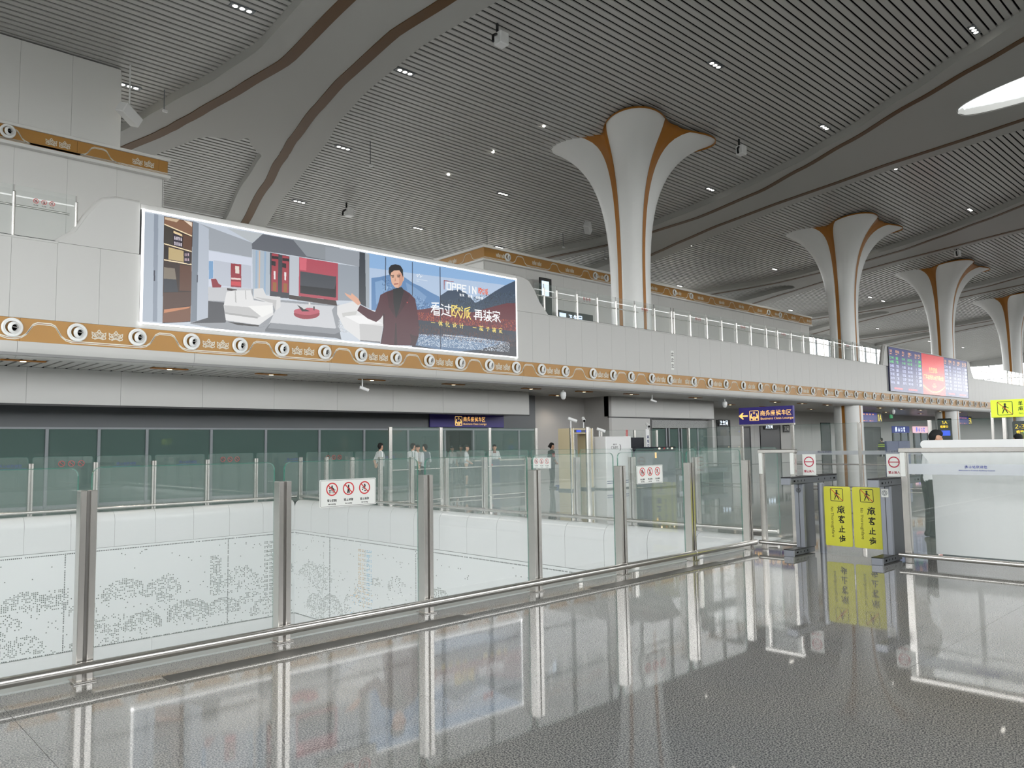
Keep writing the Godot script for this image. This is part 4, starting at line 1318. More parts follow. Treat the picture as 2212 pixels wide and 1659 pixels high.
func board_image() -> Image:
	var im := Image.create(1536, 288, false, Image.FORMAT_RGB8)
	im.fill(rgb8(24, 30, 96))
	var orange := rgb8(244, 176, 110)
	var pale := rgb8(206, 214, 250)
	var green := rgb8(70, 230, 90)
	var rows := [["C7142", "深圳", "11:41", "2A(2-5)", "2"], ["D4280", "广州", "11:42", "4A(1-8)", "4"], ["G4280", "广州", "11:58", "3A(1-8)", "3"], ["C7144", "深圳", "12:05", "2A(2-8)", "2"], ["G4118", "深圳", "12:06", "4A(1-8)", "4"], ["G4174", "广州", "12:09", "3A(1-8)", "3"], ["G4116", "深圳", "12:15", "4A(1-8)", "4"]]
	for half in 2:
		var o := 10 + half * 1020
		var heads := [["车次", 8], ["终到站", 104], ["开点", 214], ["检票口", 318], ["站台", 440], ["状态", 498]]
		for h in heads:
			var f := 1.0 if half == 0 else 0.9
			iwords(im, h[0], o + h[1] * f, 14, 19, 2.2, orange, 1.1)
			im.fill_rect(Rect2i(int(o + h[1] * f), 40, 30, 4), orange)
		for i in rows.size():
			var y := 60 + i * 27
			var c: Color = green if half == 0 and i < 2 else pale
			var f := 1.0 if half == 0 else 0.9
			iletters(im, rows[i][0], o + 6 * f, y, 14, 2.2, c, 0.9)
			iwords(im, rows[i][1], o + 104 * f, y - 2, 18, 2.2, c, 1.1)
			iletters(im, rows[i][2], o + 206 * f, y, 14, 2.2, c, 0.85)
			iletters(im, rows[i][3], o + 306 * f, y, 14, 2.2, c, 0.85)
			iletters(im, rows[i][4], o + 452 * f, y, 14, 2.2, c)
			iwords(im, "正候车", o + 492 * f, y - 2, 18, 2.2, pale if half else (green if i < 2 else pale), 1.05)
		for k in [[60, 150], [330, 170]]:
			for j in int(k[1] / 16.0):
				im.fill_rect(Rect2i(int(o + k[0] * 0.9 + j * 16), 262, 12, 12), rgb8(220, 40, 60))
	# the red greeting in the middle
	im.fill_rect(Rect2i(576, 0, 446, 288), rgb8(200, 24, 34))
	for y in 288:
		im.fill_rect(Rect2i(576, y, 446, 1), rgb8(188 + 26 * sin(y / 288.0 * 3.1), 20 + 14 * sin(y / 288.0 * 3.1), 34))
	iwords(im, "热烈庆祝", 712, 92, 36, 4.0, rgb8(252, 206, 110), 1.12)
	iwords(im, "广湛高铁佛山站开通运营", 600, 146, 33, 3.6, rgb8(252, 206, 110), 1.08)
	iletters(im, "!", 992, 148, 28, 4.0, rgb8(252, 206, 110))
	for k in 5:
		var prev := Vector2(576, 218 + k * 7)
		for i in range(1, 25):
			var f := i / 24.0
			var p := Vector2(576 + 446 * f, 218 + k * 7 + sin(f * PI) * (46.0 + k * 3) - 6 * k * f)
			iline(im, [rgb8(250, 190, 90), rgb8(255, 230, 170), rgb8(250, 150, 70), rgb8(240, 110, 60), rgb8(230, 90, 50)][k], prev, p, 2.6)
			prev = p
	for q in [[-46, 0, 46, 0], [-34, -9, 34, -9], [-20, -18, 20, -18], [-26, 0, -26, 16], [26, 0, 26, 16], [-14, 8, 14, 8]]:
		iline(im, rgb8(240, 180, 120), Vector2(800 + q[0], 226 + q[1]), Vector2(800 + q[2], 226 + q[3]), 3.0)
	return im

func screens() -> void:
	var a := thing("advert_screen", "huge lit advertisement of a white living room and man in burgundy suit", "screen", Vector3(7.0, 5.04, -21.97))
	var d := MB.new()
	d.quv(Vector3(0.05, 0.04, 0.03), Vector3(14.05, 0.04, 0.03), Vector3(14.05, 3.11, 0.03), Vector3(0.05, 3.11, 0.03))
	obj("display", d, lit_print(advert_image(), AD_E), a)
	var lamp := glow(Color(1, 1, 1), 1.25)
	for q in [[0.0, 0.0, 14.1, 0.045], [0.0, 3.105, 14.1, 3.16], [0.0, 0.0, 0.06, 3.16], [14.04, 0.0, 14.1, 3.16]]:
		obj("lit_border", bx(Vector3(q[0], q[1], 0.0), Vector3(q[2], q[3], 0.045)), lamp, a)
	var al := AreaLight3D.new()
	al.name = "screen_light"
	al.area_size = Vector2(14.0, 3.1)
	al.light_energy = 2.0
	al.light_color = Color(0.93, 0.96, 1.0)
	al.position = Vector3(7.05, 1.58, 0.08)
	al.rotation.y = PI
	al.area_range = 60.0
	a.add_child(al)
	var b := thing("departure_board", "blue departure board with red centre panel on the balcony, far right", "screen", Vector3(58.4, 5.1, -21.97))
	var e := MB.new()
	e.quv(Vector3(0.05, 0.03, 0.03), Vector3(17.45, 0.03, 0.03), Vector3(17.45, 3.24, 0.03), Vector3(0.05, 3.24, 0.03))
	obj("display", e, lit_print(board_image(), 1.1), b)
	var fr := MB.new()
	for q in [[0.0, 0.0, 17.5, 0.03], [0.0, 3.24, 17.5, 3.27], [0.0, 0.0, 0.05, 3.27], [17.45, 0.0, 17.5, 3.27]]:
		fr.box(Vector3(q[0], q[1], 0.0), Vector3(q[2], q[3], 0.04))
	obj("frame", fr, M.dark, b)

const AD_E := 0.95

func upper_blocks() -> void:
	var om := ornament_mesh()
	# block at the left, its wall going up to the ceiling
	var w := MB.new()
	w.box(Vector3(X0, 6.9, -34.0), Vector3(10.22, 12.5, -29.8))
	w.box(Vector3(X0, 12.5, -34.0), Vector3(8.72, 15.7, -30.0))
	var a := struct("wall_upper_left", w, M.panel_joint)
	for i in 7:
		var x := 10.2 - 1.6 * (i + 1)
		obj("panel", bx(Vector3(x + 0.003, 6.95, -29.83), Vector3(x + 1.597, 11.9, -29.78), 0.003), M.upper, a)
		var x2 := 8.72 - 1.6 * (i + 1)
		obj("panel", bx(Vector3(x2 + 0.003, 12.6, -30.03), Vector3(x2 + 1.597, ceil_y(-30.0) - 0.05, -29.98), 0.003), M.upper, a)
	obj("end_panel", bx(Vector3(10.21, 6.95, -33.9), Vector3(10.25, 11.9, -29.8)), M.upper, a)
	obj("end_panel", bx(Vector3(8.71, 12.5, -33.9), Vector3(8.75, 15.6, -30.0)), M.upper, a)
	for q in [[12.49, 12.6], [11.84, 11.96]]:
		obj("trim", bx(Vector3(X0, q[0], -29.95), Vector3(10.42, q[1], -29.55), 0.01), M.upper, a)
	band_on(a, -1.0, 10.32, 11.96, 12.49, -29.62, [5.2, 7.95, 2.4], [6.65, 9.45, 3.8], 2.75, om)
	obj("gold_end", bx(Vector3(10.3, 11.96, -33.9), Vector3(10.33, 12.49, -29.64)), M.gold, a)
	# room in the middle of the upper floor
	var w2 := bx(Vector3(28.3, 6.9, -40.0), Vector3(67.2, 12.6, -32.0))
	var b := struct("wall_upper_room", w2, M.panel_joint)
	for i in 24:
		var x := 28.3 + 1.62 * i
		obj("panel", bx(Vector3(x + 0.003, 6.95, -32.03), Vector3(x + 1.617, 12.0, -31.97), 0.003), M.upper, b)
	for i in 5:
		var z := -32.0 - 1.6 * i
		obj("panel", bx(Vector3(28.25, 6.95, z - 1.597), Vector3(28.32, 12.0, z - 0.003), 0.003), M.upper, b)
		obj("panel", bx(Vector3(67.18, 6.95, z - 1.597), Vector3(67.25, 12.0, z - 0.003), 0.003), M.upper, b)
	for q in [[12.62, 12.76], [11.9, 12.0]]:
		obj("trim", bx(Vector3(28.05, q[0], -40.2), Vector3(67.45, q[1], -31.75), 0.01), M.upper, b)
	obj("top_block", bx(Vector3(28.2, 12.0, -40.0), Vector3(67.3, 12.62, -31.86)), M.panel_joint, b)
	var hum := []
	var orn := []
	for i in 14:
		hum.append(30.9 + 2.88 * i)
		orn.append(29.4 + 2.88 * i)
	band_on(b, 28.14, 67.36, 12.0, 12.62, -31.8, hum, orn, 4.3, om)
	var side := Node3D.new()
	side.name = "gold_side"
	b.add_child(side)
	side.transform = Transform3D(Basis(Vector3.UP, -PI / 2), Vector3(28.14, 0, -40.1))
	# the band turns the corner
	var z := 0.0
	while z < 8.2:
		obj("gold_panel", bx(Vector3(z + 0.003, 12.0, -0.03), Vector3(minf(z + 2.2, 8.3) - 0.003, 12.62, 0.0), 0.002), M.gold, side)
		z += 2.2
	var sc := MB.new()
	sc.stroke(wave_line(0.0, 8.3, [1.3, 4.2, 6.9], 12.06, 12.5, 0.0), 0.028, -0.004, 0.012)
	obj("scroll_line", sc, M.cream, side)
	for o in [2.75, 5.5]:
		obj("ornament", om, M.cream, side, Vector3(o, 12.32, 0.0))
	var nz := nozzle(-31.79, 12.3)
	var spots := [[Vector3(29.9, 12.32, -31.79), 0], [Vector3(37.55, 12.32, -31.79), 0], [Vector3(38.65, 12.32, -31.79), 0], [Vector3(46.2, 12.32, -31.79), 0], [Vector3(48.3, 12.32, -31.79), 0], [Vector3(59.6, 12.32, -31.79), 0], [Vector3(61.6, 12.32, -31.79), 0], [Vector3(5.15, 12.24, -29.52), 1]]
	for i in spots.size():
		var o: Node3D = nz if i == 0 else copy(nz, Vector3.ZERO)
		o.position = spots[i][0]
		if spots[i][1] == 0:
			tag(o, "round white air nozzle on the gold band of the upper floor room", "", "air nozzles on the upper room")
		else:
			tag(o, "lone white air nozzle on the gold band high at far left", "")
	# doorways and signs of the upper room, low on its wall
	for q in [[41.0, 44.2], [55.5, 57.5], [63.0, 64.5]]:
		obj("doorway", bx(Vector3(q[0], 6.95, -32.0), Vector3(q[1], 9.35, -31.95)), M.dark, b)
	var s := thing("toilet_sign", "dark hanging sign with white lit washroom lettering on the upper floor", "sign", Vector3(33.6, 8.9, -31.4))
	obj("case", bx(Vector3(0, 0, -0.1), Vector3(3.2, 0.75, 0.0), 0.02), M.dark, s)
	var tx := MB.new()
	words(tx, "卫生间", 0.9, 0.2, 0.38, 0.05, 0.0, 0.01)
	obj("characters", tx, glow(Color(0.85, 0.92, 1.0), 1.1), s)
	obj("wall_arm", bx(Vector3(1.5, 0.3, -0.58), Vector3(1.6, 0.4, -0.1)), M.dark, s)
	obj("symbol", bx(Vector3(0.12, 0.15, 0.0), Vector3(0.7, 0.6, 0.01)), glow(Color(0.85, 0.92, 1.0), 1.0), s)
	var s2 := thing("upright_sign", "tall dark sign with lit symbol beside the railing on the upper floor", "sign", Vector3(32.0, 8.2, -31.3))
	obj("case", bx(Vector3(0, 0.6, -0.1), Vector3(1.0, 3.2, 0.0), 0.02), M.dark, s2)
	obj("leg", bx(Vector3(0.45, -1.29, -0.08), Vector3(0.55, 0.6, -0.02)), M.dark, s2)
	obj("symbol", bx(Vector3(0.15, 2.1, 0.0), Vector3(0.75, 3.0, 0.01)), glow(Color(0.85, 0.92, 1.0), 1.0), s2)

# ---- under the balcony ----
func lounge_sign(root: Node3D, x: float, y: float, s: float, arrow: bool) -> void:
	# icon and words; s is the height of the icon
	var z := 0.0
	if arrow:
		var a := MB.new()
		a.stroke(P2([x - s * 1.0, y + s * 0.5, x - s * 0.25, y + s * 0.5]), s * 0.16, z, z + 0.004)
		a.prism(P2([x - s * 1.25, y + s * 0.5, x - s * 0.8, y + s * 0.85, x - s * 0.66, y + s * 0.82, x - s * 0.9, y + s * 0.5, x - s * 0.66, y + s * 0.18, x - s * 0.8, y + s * 0.15]), z, z + 0.004)
		obj("arrow", a, M.sign_gold, root)
	var ic := MB.new()
	var q := rrect(x, y, x + s, y + s, s * 0.08, 3)
	q.append(q[0])
	ic.stroke(q, s * 0.05, z, z + 0.004)
	ic.stroke(ring2(x + s * 0.5, y + s * 0.78, s * 0.1, 12), s * 0.04, z, z + 0.004)
	for m in [-1.0, 1.0]:
		var c := x + s * 0.5
		ic.prism(ring2(c + m * s * 0.3, y + s * 0.66, s * 0.07, 10).slice(0, 10), z, z + 0.004)
		ic.stroke(P2([c + m * s * 0.33, y + s * 0.55, c + m * s * 0.33, y + s * 0.3, c + m * s * 0.14, y + s * 0.3, c + m * s * 0.12, y + s * 0.1]), s * 0.13, z, z + 0.004)
		ic.stroke(P2([c + m * s * 0.42, y + s * 0.5, c + m * s * 0.42, y + s * 0.1]), s * 0.05, z, z + 0.004)
	ic.stroke(P2([x + s * 0.38, y + s * 0.4, x + s * 0.62, y + s * 0.4]), s * 0.05, z, z + 0.004)
	ic.stroke(P2([x + s * 0.5, y + s * 0.4, x + s * 0.5, y + s * 0.1]), s * 0.05, z, z + 0.004)
	obj("icon", ic, M.sign_gold, root)
	var t := MB.new()
	var cs := s * 0.52
	words(t, "商务座候车区", x + s * 1.18, y + s * 0.46, cs, cs * 0.085, z, z + 0.004, Transform3D(), 1.09)
	obj("characters", t, M.sign_gold, root)
	latin(root, "lettering", "Business Class Lounge", s * 0.22, M.sign_gold, Vector3(x + s * 1.18, y + s * 0.17, z), HORIZONTAL_ALIGNMENT_LEFT, 1.15)

func under_slab() -> void:
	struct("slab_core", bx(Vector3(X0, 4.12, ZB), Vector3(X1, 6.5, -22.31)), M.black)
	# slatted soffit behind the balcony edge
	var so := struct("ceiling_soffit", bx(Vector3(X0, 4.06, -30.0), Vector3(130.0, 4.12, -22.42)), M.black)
	var short := bx(Vector3(-0.11, 3.955, -24.42), Vector3(0.11, 4.0, -22.42), 0.004).mesh()
	var deep := bx(Vector3(-0.11, 3.955, -29.0), Vector3(0.11, 4.0, -22.42), 0.004).mesh()
	for i in range(0, 134):
		var x := 0.2 + 0.29 * i
		obj("slat", short if x < 24.2 else deep, M.slat, so, Vector3(x, 0, 0))
	for i in 23:
		var z := -22.56 - 0.29 * i
		obj("slat", bx(Vector3(39.1, 3.955, z - 0.135), Vector3(130.0, 4.0, z + 0.135), 0.004), M.slat, so)
	var l := thing("soffit_light", "", "ceiling light", Vector3.ZERO, 0.0, "brass-lined lamps along the soffit")
	obj("brass_recess", bx(Vector3(-0.5, 0.0, -0.1), Vector3(0.5, 0.03, 0.1), 0.004), M.bronze, l)
	var lp := MB.new()
	lp.lathe(P2([0.0, -0.012, 0.06, -0.01, 0.075, 0.0]), 14)
	obj("lamp", lp, M.warm_lamp, l)
	var sp := SpotLight3D.new()
	sp.name = "glow"
	sp.rotation.x = -PI / 2
	sp.position.y = -0.05
	sp.light_energy = 1.6
	sp.light_color = Color(1.0, 0.93, 0.84)
	sp.spot_angle = 62.0
	sp.light_size = 0.06
	sp.spot_range = 10.0
	l.add_child(sp)
	var sx := [4.48, 8.09, 11.18, 14.88, 18.5, 22.62, 25.93, 29.29, 34.65, 43.0, 46.4, 49.9, 54.7, 58.5, 62.5, 66.5, 71.0, 76.0, 0.9]
	for i in sx.size():
		var o: Node3D = l if i == 0 else copy(l, Vector3.ZERO)
		o.position = Vector3(sx[i], 3.925, -22.75)
		tag(o, "small warm lamp in a brass recess under the balcony edge", "")
	for q in [[26.8, -25.2], [36.4, -25.9], [43.1, -25.8], [48.0, -26.2], [55.0, -26.3], [61.0, -26.0], [68.0, -26.0], [76.0, -26.0]]:
		var o := copy(l, Vector3(q[0], 3.925, q[1]))
		tag(o, "small warm lamp in a brass recess, set back in the soffit by the security lanes", "", "brass-lined lamps set back in the soffit")
	# white bulkheads over the lounge fronts
	for q in [[-13.0, 24.1, "wall_bulkhead_left"], [29.6, 38.95, "wall_bulkhead_right"]]:
		var b := struct(q[2], bx(Vector3(q[0], 2.96, -24.7), Vector3(q[1], 3.95, -24.42)), M.panel_joint)
		var x: float = q[1]
		while x > q[0] + 0.1:
			var e := maxf(x - 2.4, q[0])
			obj("panel", bx(Vector3(e + 0.003, 2.95, -24.43), Vector3(x - 0.003, 3.95, -24.4), 0.002), M.panel, b)
			x = e
		obj("end_panel", bx(Vector3(q[1] - 0.005, 2.95, -26.0), Vector3(q[1] + 0.02, 3.95, -24.4)), M.panel, b)
		obj("drip_trim", bx(Vector3(q[0], 2.9, -24.5), Vector3(q[1] + 0.02, 2.955, -24.385)), M.dark, b)
	# business lounge glass front
	var lo := struct("wall_lounge", bx(Vector3(-13.0, 2.36, -26.15), Vector3(26.1, 4.0, -26.0)), M.dark_band)
	obj("head_frame", bx(Vector3(-13, 2.3, -26.05), Vector3(26.1, 2.36, -25.97)), M.frame, lo)
	obj("sill", bx(Vector3(-13, 0.0, -26.05), Vector3(20.55, 0.07, -25.97)), M.frame, lo)
	var mx := [-12.9, -10.8, -8.7, -6.6, -4.5, -2.4, -0.3, 1.8, 3.9, 5.78, 7.18, 8.58, 10.64, 12.58, 14.69, 16.63, 18.71, 20.62, 22.2, 23.16, 24.97, 26.05]
	for i in mx.size():
		obj("mullion", bx(Vector3(mx[i] - 0.045, 0.0, -26.06), Vector3(mx[i] + 0.045, 2.3, -25.95), 0.004), M.frame, lo)
		if i < mx.size() - 1 and i != 17:
			obj("pane", bx(Vector3(mx[i] + 0.045, 0.07, -26.02), Vector3(mx[i + 1] - 0.045, 2.3, -26.0)), M.lounge_glass, lo)
	# door leaf standing open inward, and the room behind
	var dl := Node3D.new()
	dl.name = "open_door"
	lo.add_child(dl)
	dl.transform = Transform3D(Basis(Vector3.UP, 1.15), Vector3(20.68, 0, -26.02))
	obj("leaf_frame", bx(Vector3(0, 0.02, -0.025), Vector3(0.08, 2.28, 0.025)), M.frame, dl)
	obj("leaf_frame", bx(Vector3(1.0, 0.02, -0.025), Vector3(1.1, 2.28, 0.025)), M.frame, dl)
	obj("leaf_frame", bx(Vector3(0.08, 2.18, -0.025), Vector3(1.0, 2.28, 0.025)), M.frame, dl)
	obj("leaf_frame", bx(Vector3(0.08, 0.02, -0.025), Vector3(1.0, 0.14, 0.025)), M.frame, dl)
	obj("leaf_pane", bx(Vector3(0.08, 0.14, -0.006), Vector3(1.0, 2.18, 0.006)), M.lounge_glass, dl)
	struct("wall_lounge_back", bx(Vector3(-13.0, 0.0, -31.2), Vector3(29.6, 4.06, -31.0)), M.grey_wall)
	var wd := thing("wood_partition", "brown wooden screen standing inside the lounge doorway", "partition", Vector3(21.9, 0, -28.6))
	obj("leaf", bx(Vector3(0, 0, -0.06), Vector3(1.7, 2.5, 0.0), 0.01), mat(rgb8(74, 58, 50), 0.4), wd)
	obj("trim_strip", bx(Vector3(0.0, 0, 0.0), Vector3(0.05, 2.5, 0.02)), M.bronze, wd)
	# red ban rings on the lounge glass
	no_notice(Vector3(6.45, 1.22, -25.98), 0.0, 0.9, false, "row of three red ban rings on the lounge glass at far left")
	no_notice(Vector3(11.3, 1.24, -25.98), 0.0, 0.85, false, "row of three red ban rings on the lounge glass, fifth pane")
	no_notice(Vector3(15.3, 1.22, -25.98), 0.0, 0.85, false, "row of three red ban rings on lounge glass above the metal notice")
	# thin blue greeting lines on the panes
	var bl := mat(rgb8(60, 84, 140), 0.5)
	for x in [4.6, 7.7, 9.6, 13.4, 17.5]:
		var t := MB.new()
		words(t, "佛山站欢迎您", x, 1.2, 0.085, 0.012, 0.0, 0.003)
		t.box(Vector3(x - 0.1, 1.155, 0.0), Vector3(x + 0.7, 1.168, 0.003))
		obj("greeting_strip", t, bl, lo, Vector3(0, 0, -25.985))
	var sg := thing("lounge_entrance_sign", "purple sign with golden seating icon above the lounge entrance", "sign", Vector3(19.8, 2.43, -25.92))
	obj("panel", bx(Vector3(0, 0, -0.06), Vector3(4.2, 0.55, 0.0), 0.008), M.purple, sg)
	lounge_sign(sg, 1.35, 0.08, 0.38, false)
	# grey alcove walls beside it
	struct("wall_alcove", bx(Vector3(26.1, 0, -26.2), Vector3(29.8, 4.06, -26.0)), M.grey_wall)
	struct("wall_alcove_side", bx(Vector3(29.6, 0, -26.0), Vector3(29.8, 4.06, -24.4)), M.grey_wall)
	var ws := struct("wall_security", bx(Vector3(29.8, 0, -24.7), Vector3(33.0, 2.95, -24.42)), M.panel)
	obj("extinguisher_notice", bx(Vector3(30.9, 1.95, -24.42), Vector3(31.05, 2.3, -24.40)), M.red, ws)
	# second glazed office beyond it
	var of := struct("wall_office", bx(Vector3(33.0, 2.42, -24.8), Vector3(38.9, 2.95, -24.65)), patterned())
	obj("jamb", bx(Vector3(32.95, 0, -24.75), Vector3(33.06, 2.95, -24.4)), M.dark, of)
	var ox := [33.1, 34.75, 35.0, 35.9, 36.15, 37.75, 38.9]
	for i in ox.size():
		obj("mullion", bx(Vector3(ox[i] - 0.05, 0, -24.8), Vector3(ox[i] + 0.05, 2.42, -24.7), 0.004), M.frame, of)
		if i < ox.size() - 1 and ox[i + 1] - ox[i] > 0.4:
			obj("pane", bx(Vector3(ox[i] + 0.05, 0.05, -24.77), Vector3(ox[i + 1] - 0.05, 2.38, -24.755)), M.lounge_glass, of)
	struct("wall_office_back", bx(Vector3(33.0, 0, -28.2), Vector3(38.9, 4.06, -28.0)), M.grey_wall)
	struct("wall_office_side", bx(Vector3(38.75, 0, -29.0), Vector3(38.95, 4.06, -24.4)), M.panel)

func patterned() -> StandardMaterial3D:
	var f := FastNoiseLite.new()
	f.seed = 5
	f.noise_type = FastNoiseLite.TYPE_CELLULAR
	f.frequency = 0.05
	var t := NoiseTexture2D.new()
	t.width = 256
	t.height = 256
	t.seamless = true
	t.noise = f
	var g := Gradient.new()
	g.offsets = PackedFloat32Array([0.0, 1.0])
	g.colors = PackedColorArray([rgb8(176, 178, 176), rgb8(128, 130, 130)])
	t.color_ramp = g
	var m := mat(Color.WHITE, 0.5)
	m.albedo_texture = t
	m.uv1_triplanar = true
	m.uv1_scale = Vector3(1.2, 1.2, 1.2)
	return m

# ---- the pit ----
func mural(w: int, h: int, length: float, kind: int) -> Image:
	# perforated townscape: rows of small holes in a white sheet
	var im := Image.create(w, h, false, Image.FORMAT_RGB8)
	im.fill(rgb8(226, 229, 229))
	var g := RandomNumberGenerator.new()
	g.seed = 40 + kind
	var pitch := 0.042
	var nx := int(length / pitch)
	var ny := int(2.5 / pitch)
	var s := w / length
	var domes := []
	for i in 46:
		domes.append([g.randf() * length, 0.25 + pow(g.randf(), 0.8) * 1.25 if g.randf() < 0.75 else 0.1 + g.randf() * 0.3, 0.18 + g.randf() * 0.42, 0.25 + g.randf() * 0.75])
	for q in ([[9.6, 1.25, 0.5, 0.9], [8.9, 0.55, 0.35, 0.9], [12.4, 0.35, 0.5, 1.0], [13.6, 0.45, 0.6, 1.0], [14.6, 0.42, 0.5, 1.0], [11.9, 1.25, 0.55, 0.8], [12.9, 1.2, 0.5, 0.8]] if kind == 0 else [[1.0, 1.3, 0.5, 0.9], [1.3, 0.35, 0.55, 1.0], [2.2, 0.4, 0.6, 1.0]]):
		domes.append(q)
	var towers := []
	for i in 7:
		towers.append([g.randf() * length, 0.8 + g.randf() * 0.3, 0.06 + g.randf() * 0.2, 1.1 + g.randf() * 1.0])
	if kind == 0:
		towers.append([16.2, 0.6, 0.35, 2.25])
	else:
		towers.append([3.95, 0.7, 0.34, 2.25])
		towers.append([1.75, 1.2, 0.03, 2.3])
	for i in nx:
		for j in ny:
			var x := (i + 0.5) * pitch
			var y := (j + 0.5) * pitch
			var d := 0.0
			var c := rgb8(104, 110, 106)
			if y > 1.9:
				d = 0.05 if fmod(floor(x / 0.9) + floor(y / 0.16), 3.0) < 1.0 else 0.0
			elif y < 1.6:
				d = 0.035
			for q in domes:
				var dx: float = (x - q[0]) / q[2]
				var dy: float = (y - q[1]) / (q[2] * 0.75)
				if absf(dx) < 1.0 and dy > -0.25 and dx * dx + dy * dy < 1.0:
					d = maxf(d, q[3] * (0.35 + 0.65 * (dx * dx + dy * dy)))
			for q in towers:
				if absf(x - q[0]) < q[2] and y > q[1] and y < q[3]:
					if q[2] > 0.3:
						d = 0.9 if (j % 3 != 0 and (i % 5 != 0)) else 0.1
						if kind == 1:
							c = rgb8(214, 178, 128) if x < q[0] - 0.06 else (rgb8(96, 176, 214) if x > q[0] + 0.1 else rgb8(170, 178, 176))
					else:
						d = maxf(d, 0.55)
			if kind == 1 and x > 3.2 and x < 6.0 and y < 1.2 and d > 0.1:
				c = [rgb8(214, 170, 110), rgb8(90, 160, 200), rgb8(140, 146, 144)][g.randi() % 3]
			if kind == 1 and x > 8.0:
				d *= maxf(0.0, 1.0 - (x - 8.0) / 4.0) * 0.8 + (0.15 if y > 1.6 else 0.0)
			if j == 0 or j == ny - 1 or absf(fmod(x, 4.2) - 2.1) < pitch * 0.5:
				d = 0.95
				c = rgb8(70, 74, 74)
			if g.randf() < d:
				var r := maxi(2, int(s * 0.025))
				if d > 0.8 and g.randf() < 0.3:
					c = c.darkened(0.25)
				im.fill_rect(Rect2i(int(x * s), h - 1 - int(y * s), r, r), c)
	return im

func print_mat(im: Image, rough := 0.4) -> StandardMaterial3D:
	var m := mat(Color.WHITE, rough)
	m.albedo_texture = ImageTexture.create_from_image(im)
	m.texture_repeat = false
	return m

func void_pit() -> void:
	var lip := P2([-0.36, 0.012, -0.22, 0.02, -0.12, 0.0, -0.05, -0.06, -0.012, -0.15, 0.0, -0.26, 0.0, -0.89])
	# far side, facing the viewer
	var a := struct("wall_pit_far", bx(Vector3(X0, -6.0, -22.62), Vector3(12.0, -0.3, -22.46)), M.panel_joint)
	var i := 0
	var x := 11.84
	while x > -9.0:
		var p := MB.new()
		p.extrude(lip, x - 1.037, x - 0.003, true)
		obj("cap_panel", p, M.void_white, a, Vector3(0, 0, -22.42))
		x -= 1.04
	for k in 5:
		var xe := 11.84 - 4.2 * k
		obj("base_panel", bx(Vector3(xe - 4.197, -6.0, -22.47), Vector3(xe - 0.003, -3.43, -22.42)), M.void_white, a)
	var m := MB.new()
	m.quv(Vector3(-5.0, -3.42, -22.42), Vector3(11.84, -3.42, -22.42), Vector3(11.84, -0.9, -22.42), Vector3(-5.0, -0.9, -22.42))
	obj("perforated_panel", m, print_mat(mural(2048, 306, 16.84, 0)), a)
	# right side, facing left
	var b := struct("wall_pit_right", bx(Vector3(11.88, -6.0, -22.6), Vector3(12.03, -0.3, -6.36)), M.panel_joint)
	var T := Transform3D(Basis(Vector3.UP, -PI / 2), Vector3(11.84, 0, 0))
	var z := -22.45
	while z < -6.5:
		var p := MB.new()
		p.extrude(lip, z + 0.003, minf(z + 1.037, -6.37), true)
		var o := obj("cap_panel", p, M.void_white, b)
		o.transform = T
		z += 1.04
	var q := MB.new()
	q.quv(Vector3(-22.42, -3.42, 0.0), Vector3(-6.37, -3.42, 0.0), Vector3(-6.37, -0.9, 0.0), Vector3(-22.42, -0.9, 0.0))
	var o2 := obj("perforated_panel", q, print_mat(mural(2048, 322, 16.05, 1)), b)
	o2.transform = T
	for k in 4:
		var ze := -22.42 + 4.02 * k
		var o3 := obj("base_panel", bx(Vector3(ze + 0.003, -6.0, -0.03), Vector3(ze + 4.01, -3.43, 0.0)), M.void_white, b)
		o3.transform = T
	# rounded inner corner
	struct("wall_pit_near", bx(Vector3(X0, -6.0, -6.5), Vector3(12.03, -0.04, -6.36)), M.void_white)
	glazed_wall("wall_pit_end", "x", X0, -22.6, -6.36, -6.0, -0.006, -5.8, -0.5, 2.7)
	struct("floor_pit", bx(Vector3(X0, -6.2, -22.6), Vector3(12.03, -6.0, -6.36)), M.white)

